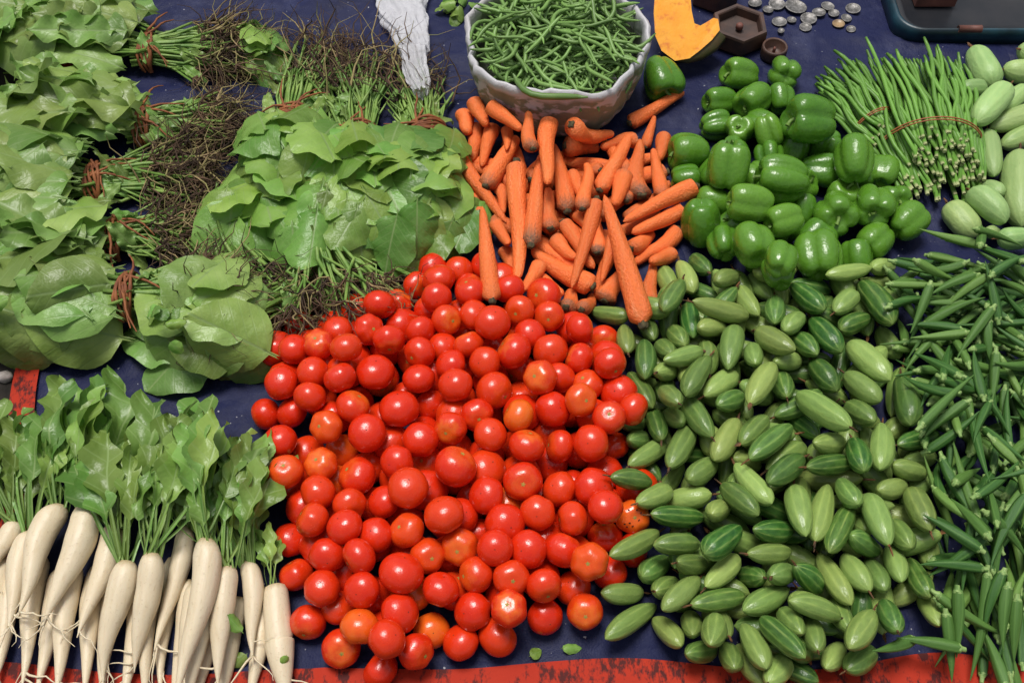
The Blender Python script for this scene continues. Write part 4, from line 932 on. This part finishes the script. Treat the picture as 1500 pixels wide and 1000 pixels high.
# ------------------------------------------------------------------ long bean bundles
def lbean_mesh(seed):
    r = random.Random(seed); b, c = r.uniform(-.035, .035), r.uniform(-.03, .03); rr = r.uniform(.011, .015); pts = []
    for i in range(10): t = i/9; pts.append((t, b*math.sin(PI*t)+c*math.sin(2*PI*t), .02*math.sin(PI*t+r.random()*.3)))
    return mesh('bean', *tube(pts, [rr*.85, rr]+[rr*(1+.12*math.sin(i*2.3)) for i in range(6)]+[rr*.9, rr*.6], 6), M_LONG)
LB = [lbean_mesh(k) for k in range(9)]
def bean_bundle(front, backs, n, halfw, hgt, label):
    """front: pixel of the cut ends; backs: two pixels between which the far ends fan out"""
    f = at(*front, .0); root = bpy.data.objects.new('long_bean_bundle', None); COL.objects.link(root); root.location = (f.x, f.y, 0); root.matrix_world = Matrix.Translation((f.x, f.y, 0)); root.empty_display_size = .02
    root['label'] = label; root['category'] = 'long beans'; root['group'] = 'long bean bundles'
    b0, b1 = at(*backs[0], .03), at(*backs[1], .03); bm = (b0+b1)/2; d = (bm-f); d.z = 0; d.normalize(); n_ = Vector((d.y, -d.x, 0))
    tops = []
    for k in range(n):
        q = random.uniform(-1, 1); h = random.random()**.8*math.sqrt(1-q*q*.9)
        z = .011+h*hgt
        a = f+n_*(q*halfw)+d*(h*hgt*1.25+random.uniform(-.016, .012)); a.z = z*.85+.002
        s = (q+1)/2; b = b0*(1-s)+b1*s+Vector((random.gauss(0, .010), random.gauss(0, .022), 0)); b.z = .011+h*hgt*.75+random.uniform(0, .012)
        v = b-a; L = v.length; X = v.normalized(); Y = Vector((0, 0, 1)).cross(X).normalized(); Z = X.cross(Y)
        M = Matrix((X, Y, Z)).transposed().to_4x4() @ Matrix.Diagonal((L, .28, .28, 1)); M.translation = a-root.location
        link('bean', random.choice(LB), root, M)
    # rubber band laid over the heap of beans at about a third of their length
    for w_, zz in ((.30, .0), (.315, .002)):
        pts = []
        for u in np.linspace(-1.06, 1.06, 17):
            s = (u+1)/2; a = f+n_*(u*halfw)+d*(hgt*.5); b = b0*(1-s)+b1*s; p = a+(b-a)*w_; p.z = .011+(hgt*.93)*math.sqrt(max(0, 1-(u/1.07)**2*.95))+.004+zz; pts.append(p-root.location)
        link('rubber_band', mesh('rubber_band', *tube(pts, [.0011]*17, 6), M_BAND), root)
    for u in np.linspace(-.8, .8, 5):
        for w_ in np.linspace(.05, .95, 8):
            s = (u+1)/2; a = f+n_*(u*halfw); b = b0*(1-s)+b1*s; p = a+(b-a)*w_; stamp(p.x, p.y, .005, hgt*.9)
    return root
bean_bundle((1306, 240), ((1195, 128), (1265, 100)), 55, .030, .042, 'smaller long bean bundle leaning against the bell peppers')
bean_bundle((1378, 305), ((1245, 105), (1420, 115)), 170, .064, .075, 'larger long bean bundle with many cut ends showing, beside the cucumbers')

# ------------------------------------------------------------------ sack of green beans
SZ = .125
sc_, rimr = SACK_C, SACK_R
def sack():
    prof_out = [(.70, .010), (.80, .012), (.90, .03), (.955, .06), (.985, .085), (.995, .100), (1.0, .110), (1.014, .116), (1.012, .124), (.99, .1285), (.968, .129), (.95, .125), (.94, .117), (.935, .10), (.93, .07)]
    V, Fc = [], []; nv = 72
    for i, (q, z) in enumerate(prof_out):
        for k in range(nv):
            th = 2*PI*k/nv; fold = 1+.024*math.sin(5*th+1)+.012*math.sin(8*th+3)+.010*math.sin(11*th+z*60)+.014*math.sin(23*th+2+z*20)+.012*math.sin(31*th+z*90)*math.sin(3*th)
            V.append((rimr*q*fold*math.cos(th), rimr*q*fold*math.sin(th)*.97, z+.006*math.sin(3*th+.6)*(z > .08)+.004*math.sin(7*th)*(z > .08)))
    for i in range(len(prof_out)-1):
        for k in range(nv): Fc.append((i*nv+k, i*nv+(k+1) % nv, (i+1)*nv+(k+1) % nv, (i+1)*nv+k))
    Fc.append(tuple(reversed(range(nv))))
    return mesh('sack', V, Fc, M_SACK)
link('sack', sack(), None, Matrix.Translation((sc_.x, sc_.y, 0)), 'dirty white woven sack with a rolled rim, full of green beans', 'sack')
rr_ = np.sqrt((GX-sc_.x)**2+((GY-sc_.y)/.97)**2)
H[rr_ < rimr*.925] = 0.0; mask = rr_ < rimr*.925
H[mask] = (.095+.030*(1-(rr_[mask]/(rimr*.925))**2))
for k in range(160): stamp(sc_.x+rimr*.975*math.cos(k*PI/80), sc_.y+rimr*.95*math.sin(k*PI/80), .120, .009)
def gb_curve(rg, L):
    b = rg.uniform(-.30, .30); c = rg.uniform(-.07, .07)
    return [Vector(((t-.5)*L, (b*math.sin(PI*t)+c*math.sin(2*PI*t)-b*.5)*L, 0)) for t in np.linspace(0, 1, 9)]
def gb_mesh(seed):
    rg = random.Random(seed); return mesh('green_bean', *tube(gb_curve(rg, 1.0), [.013, .034, .041, .039, .042, .040, .041, .031, .009], 6), M_BEAN)
GB = [gb_mesh(k) for k in range(10)]
mb = MB(); rg = random.Random(5)
for k in range(330):
    a, q = rg.uniform(0, 2*PI), math.sqrt(rg.random())*rimr*.80; x, y = math.cos(a)*q, math.sin(a)*q*.97; yw = rg.uniform(0, PI); L = rg.uniform(.06, .085)
    z = .088+.030*(1-(q/(rimr*.925))**2)+rg.uniform(-.006, .004); pts = gb_curve(rg, L)
    mb.add(tube([(x+p.x*math.cos(yw)-p.y*math.sin(yw), y+p.x*math.sin(yw)+p.y*math.cos(yw), z+rg.uniform(-.002, .002)) for p in pts], [L*.012]+[L*.036]*7+[L*.01], 5))
link('green_bean_filling', mesh('green_bean_filling', mb.v, mb.f, M_BEAN), None, Matrix.Translation((sc_.x, sc_.y, 0)), 'deeper layer of green beans filling the sack', 'green beans', kind='stuff')
def gbean(x, y, yaw, L, label=None):
    if label is None:
        a = math.degrees(yaw) % 180; q_ = math.hypot(x-sc_.x, y-sc_.y)
        label = '%s green bean lying %s, %s of the sack' % ('long' if L > .078 else 'short' if L < .065 else 'slender', 'crosswise' if a < 30 or a > 150 else 'lengthwise' if 60 < a < 120 else 'aslant', 'close to the rolled rim' if q_ > rimr*.6 else 'in the middle')
    ch = [(t*L, L*.038) for t in (-.42, -.2, 0, .2, .42)]; z, sl = lay_long(x, y, yaw, ch, .4)
    o = link('green_bean', random.choice(GB), None, frame_long(x, y, z, yaw, sl, random.choice((0, PI))+random.uniform(-.3, .3)) @ Matrix.Scale(L, 4), label, 'green bean', 'green beans in the sack'); stamp_long(x, y, z-.002, yaw, sl, ch)
for k in range(235):
    a, q = random.uniform(0, 2*PI), math.sqrt(random.random())*rimr*.78
    gbean(sc_.x+math.cos(a)*q, sc_.y+math.sin(a)*q*.97, random.uniform(0, PI), random.uniform(.055, .09))
p, q = at(748, 116, SZ+.01), at(852, 156, SZ); v = q-p; m = (p+q)/2
gbean(m.x, m.y, math.atan2(v.y, v.x), v.length*1.05, 'fat pale green bean lying across the rolled rim of the sack')

# ------------------------------------------------------------------ pumpkin slice
def pumpkin():
    out = [(-.050, .120), (-.054, .070), (-.052, .030), (-.042, .004), (-.020, -.014), (.004, -.010), (.022, .004), (.042, .022), (.056, .040)]
    inn = [(.008, .120), (.010, .075), (.014, .052), (.024, .048), (.034, .054), (.046, .062), (.054, .060)]
    th = .034
    def slab(o, i, z0, z1, bulge):
        ring = o+i[::-1]; n = len(ring); V = [(x, y, z1+bulge*math.sin(40*x)*math.cos(33*y)) for x, y in ring]+[(x*.80+.006, y*.80+.02, z0) for x, y in ring]
        return V, [tuple(range(n)), tuple(reversed(range(n, 2*n)))]+[(k, k+n, (k+1) % n+n, (k+1) % n) for k in range(n)]
    c = at(1003, 72, .035); root = bpy.data.objects.new('pumpkin_slice', None); COL.objects.link(root)
    M = Matrix.Translation((c.x, c.y-.015, .030)) @ Matrix.Rotation(R(24), 4, 'X'); root.matrix_world = M
    root['label'] = 'cut slice of orange pumpkin with brown rind, next to the bean sack'; root['category'] = 'pumpkin slice'
    V, Fc = slab(out, inn, -.016, th-.016, .0012); link('flesh', mesh('flesh', V, Fc, M_PUM, False), root)
    # rind: a skin 5 mm thick round the outer edge, wider than the cut face on its far side
    V, Fc = [], []
    for k, (x, y) in enumerate(out):
        t = Vector(out[min(k+1, len(out)-1)])-Vector(out[max(k-1, 0)]); nn = Vector((t.y, -t.x)).normalized(); nn = -nn if nn.dot(Vector((x+.0, y-.06))) < 0 else nn
        w_ = max(0, min(1, (k-4)/2.5))                                # the rind comes into view only under the horn of the slice
        for a, z in ((-.002, th-.0195), (.016*w_-.0025, th-.022), (.024*w_-.008, 0), (.010*w_-.012, -.018), (-.016, -.022)): V.append((x+nn.x*a, y+nn.y*a, z))
    for k in range(len(out)-1):
        for j in range(4): a = k*5+j; Fc.append((a, a+1, a+6, a+5))
    link('rind', mesh('rind', V, Fc, M_RIND), root)
pumpkin()

# ------------------------------------------------------------------ weights, coins, scale, plastic, scraps
def prism(n, R0, prof):
    V, Fc = [], []
    for q, z in prof:
        for k in range(n): a = 2*PI*k/n+PI/6; V.append((R0*q*math.cos(a), R0*q*math.sin(a), z))
    for i in range(len(prof)-1):
        for k in range(n): Fc.append((i*n+k, i*n+(k+1) % n, (i+1)*n+(k+1) % n, (i+1)*n+k))
    Fc += [tuple(reversed(range(n))), tuple((len(prof)-1)*n+k for k in range(n))]; return V, Fc
def weight(px, py, R0, hgt, label, n=6):
    c = at(px, py, hgt); z = hat(c.x, c.y)
    o = link('iron_weight', mesh('iron_weight', *prism(n, R0, [(.96, 0), (1, .003), (1, hgt-.004), (.97, hgt), (.84, hgt), (.80, hgt-.002), (.76, hgt-.016), (.30, hgt-.017)]), M_IRON, n > 8), None, Matrix.Translation((c.x, c.y, z-.001)), label, 'iron weight', 'iron weights by the pumpkin')
    kb = MB().add(prism(10, R0*.13, [(1, hgt-.013), (1, hgt-.006), (.6, hgt-.003)])); link('lead_plug', mesh('lead_plug', kb.v, kb.f, M_RUST), o)
weight(1084, 36, .050, .034, 'large hexagonal rusty iron weight with a hollow top')
weight(1135, 70, .022, .022, 'small round iron weight next to the large hexagonal one', 20)
weight(1048, -22, .045, .034, 'hexagonal rusty iron weight behind the large one')
def coin(px, py, r, mat, label):
    c = at(px, py, .008); z = rest(c.x, c.y, r*.4)-r*.4
    V, Fc = revolve([(0, r*.97), (.0006, r), (.0014, r), (.0019, r*.97), (.0019, r*.88), (.0015, r*.86)], 22)
    link('coin', mesh('coin', [(y, z_, x) for x, y, z_ in V], [tuple(f) for f in Fc], mat), None, Matrix.Translation((c.x, c.y, z+.0006)) @ Matrix.Rotation(random.uniform(-.12, .12), 4, 'X') @ Matrix.Rotation(random.uniform(-.12, .12), 4, 'Y'), label, 'coin', 'coins scattered by the weights')
    stamp(c.x, c.y, z+.0025-r*.0, .002)
    n, k = kern(r); i, j = ij(c.x, c.y); B = H[i-n:i+n+1, j-n:j+n+1]; np.maximum(B, np.where(k > -1, z+.0028, -9), out=B)
for px, py, rr in ((1142,31,11),(1185,26,12),(1180,40,9),(1200,17,10),(1138,6,12),(1106,5,10),(1250,12,11),(1247,42,7),(1213,8,10),(1144,46,4),(1240,26,8),(1125,14,8),(1160,28,7),(1222,18,8)):
    coin(px, py, max(.006, rr*mpp(px, py)), M_COIN, 'dull steel coin scattered near the iron weights')
coin(1166, 9, .020, M_COIN, 'largest bright coin near the iron weights')
coin(1229, 33, 9*mpp(1229, 33), M_COINB, 'bronze coin lying beside the dull steel coins')

def scale():
    c = at(1405, 30, .03); root = bpy.data.objects.new('weighing_scale', None); COL.objects.link(root); z0 = hat(c.x, c.y)-.004
    root.matrix_world = Matrix.Translation((c.x, c.y, z0)); root['label'] = 'worn teal weighing scale base with a dark pan, beyond the long beans'; root['category'] = 'scale'
    # rounded outline
    def outline(a, b, rad, n=8):
        P = []
        for cx, cy, s in ((a-rad, b-rad, 0), (-a+rad, b-rad, 90), (-a+rad, -b+rad, 180), (a-rad, -b+rad, 270)):
            for k in range(n+1): t = R(s+90*k/n); P.append((cx+rad*math.cos(t), cy+rad*math.sin(t)))
        return P
    W, D = .155, .10; mb = MB()
    rings = [(1, 0), (1.0, .020), (.985, .028), (.96, .031), (.93, .028), (.915, .012), (.91, .008)]
    P = outline(W, D, .045); n = len(P); V, Fc = [], []
    for q, z in rings: V += [(x*q, y+(-.0)+y*(q-1)*1.3, z) for x, y in P]
    for i in range(len(rings)-1):
        for k in range(n): Fc.append((i*n+k, i*n+(k+1) % n, (i+1)*n+(k+1) % n, (i+1)*n+k))
    Fc.append(tuple(reversed(range(n)))); 
    link('rim', mesh('rim', V, Fc, M_TEAL), root, Matrix.Translation((.045, .07, 0)))
    P = outline(W*.90, D*.86, .038); V = [(x, y, .011) for x, y in P]+[(x*.94, y*.9, .017) for x, y in P]+[(x*.9, y*.85, .013) for x, y in P]
    Fc = [(i*n+k, i*n+(k+1) % n, (i+1)*n+(k+1) % n, (i+1)*n+k) for i in range(2) for k in range(n)]+[tuple(2*n+k for k in range(n))]
    link('pan', mesh('pan', V, Fc, M_PAN), root, Matrix.Translation((.045, .07, 0)))
    V, Fc = prism(4, 1, [(1, 0), (1, .020), (.96, .024)]); V = [(x*.050+y*.0, y*.04, z) for x, y, z in [( (a*math.cos(R(15))-b*math.sin(R(15)))*1.0, a*math.sin(R(15))+b*math.cos(R(15)), zz) for a, b, zz in V]]
    link('rust_plate', mesh('rust_plate', V, Fc, M_RUST, False), root, Matrix.Translation((at(1367, -13, .03).x-c.x, at(1367, -13, .03).y-c.y, .016)))
    V, Fc = tube([(-.02, 0, 0), (.02, 0, 0)], [.0065, .0065], 10); link('clamp', mesh('clamp', V, Fc, M_RUST), root, Matrix.Translation((.012, -.024, .029)))
scale()

def plastic():
    P = [(588, -60, 42), (587, -20, 40), (587, 5, 36), (592, 25, 34), (600, 45, 26), (604, 65, 24), (607, 90, 19), (609, 112, 17), (614, 132, 17), (618, 150, 10)]
    V, Fc = [], []; nv = 30; rg = random.Random(3); n = 44; Q = []
    for i in range(n):
        u = i/(n-1)*(len(P)-1); k = min(int(u), len(P)-2); f = u-k; Q.append([P[k][e]*(1-f)+P[k+1][e]*f for e in range(3)])
    P = Q; tw = [rg.uniform(.7, 1.3) for _ in range(nv)]
    for i, (px, py, hw) in enumerate(P):
        c = at(px, py, .03); hwm = hw*mpp(px, py, .03); g = min(hat(c.x, c.y), .035)
        for k in range(nv):
            th = 2*PI*k/nv; j = 1+.10*math.sin(i*.9+k*2.1)+.12*math.sin(i*.37+k*1.3)*tw[k]+rg.uniform(-.10, .10)
            V.append((c.x+hwm*math.cos(th)*j, c.y+rg.uniform(-.003, .003), max(float(tarp_z(np.float64(c.x), np.float64(c.y)))+.001, g+.014+.013*math.sin(th)*j+.006*math.sin(k*2.6+i*.5)+rg.uniform(-.003, .003))))
    for i in range(len(P)-1):
        for k in range(nv): Fc.append((i*nv+k, i*nv+(k+1) % nv, (i+1)*nv+(k+1) % nv, (i+1)*nv+k))
    Fc += [tuple(range(nv)), tuple((len(P)-1)*nv+k for k in reversed(range(nv)))]
    me = mesh('plastic_bag', V, Fc, M_FILM); o = link('plastic_bag', me, None, None, 'crumpled clear plastic bag twisted into a strip on the tarpaulin', 'plastic bag')
    sm = o.modifiers.new('s', 'SUBSURF'); sm.levels = sm.render_levels = 1
plastic()

def sprig(px, py, n, size, label, cat='leaf sprig'):
    c = at(px, py, .01); root = bpy.data.objects.new('leaf_sprig', None); COL.objects.link(root); root.matrix_world = Matrix.Translation((c.x, c.y, 0)); root['label'] = label; root['category'] = cat; root['group'] = 'loose scraps of leaf'
    for k in range(n):
        a = random.uniform(0, 6.28); q = random.random()*size*.6
        lay_leaf(root, LV_ROUND, c.x+math.cos(a)*q, c.y+math.sin(a)*q, a+random.gauss(0, .4), size*random.uniform(.6, 1), size*random.uniform(.45, .7))
sprig(672, 14, 12, .035, 'small dark green herb sprig on the tarpaulin between bag and sack', 'herb sprig')
sprig(262, 545, 7, .030, 'small leaf sprig on bare tarpaulin above the radish leaves')
sprig(436, 962, 2, .018, 'torn leaf scrap near the cracked radish')
sprig(775, 962, 1, .022, 'leaf scrap right under the front edge of the tomato heap')
sprig(812, 950, 1, .028, 'leaf scrap on the tarpaulin beside the leaf scrap at the tomato heap')
sprig(378, 950, 2, .03, 'leaf scrap lying between the last two radishes')
sprig(6, 520, 8, .035, 'dark green weed growing on the soil outside the red hem', 'weed')
V, Fc = revolve([(-.012, .001), (-.009, .007), (0, .0095), (.008, .006), (.011, .001)], 9, lambda x, th: 1+.2*math.cos(3*th))
c = at(7, 552, .006); link('pebble', mesh('pebble', V, Fc, simple('pale_stone', (.55, .48, .44), .8)), None, Matrix.Translation((c.x, c.y, .006)), 'pale pebble on dark soil outside the red hem', 'pebble')
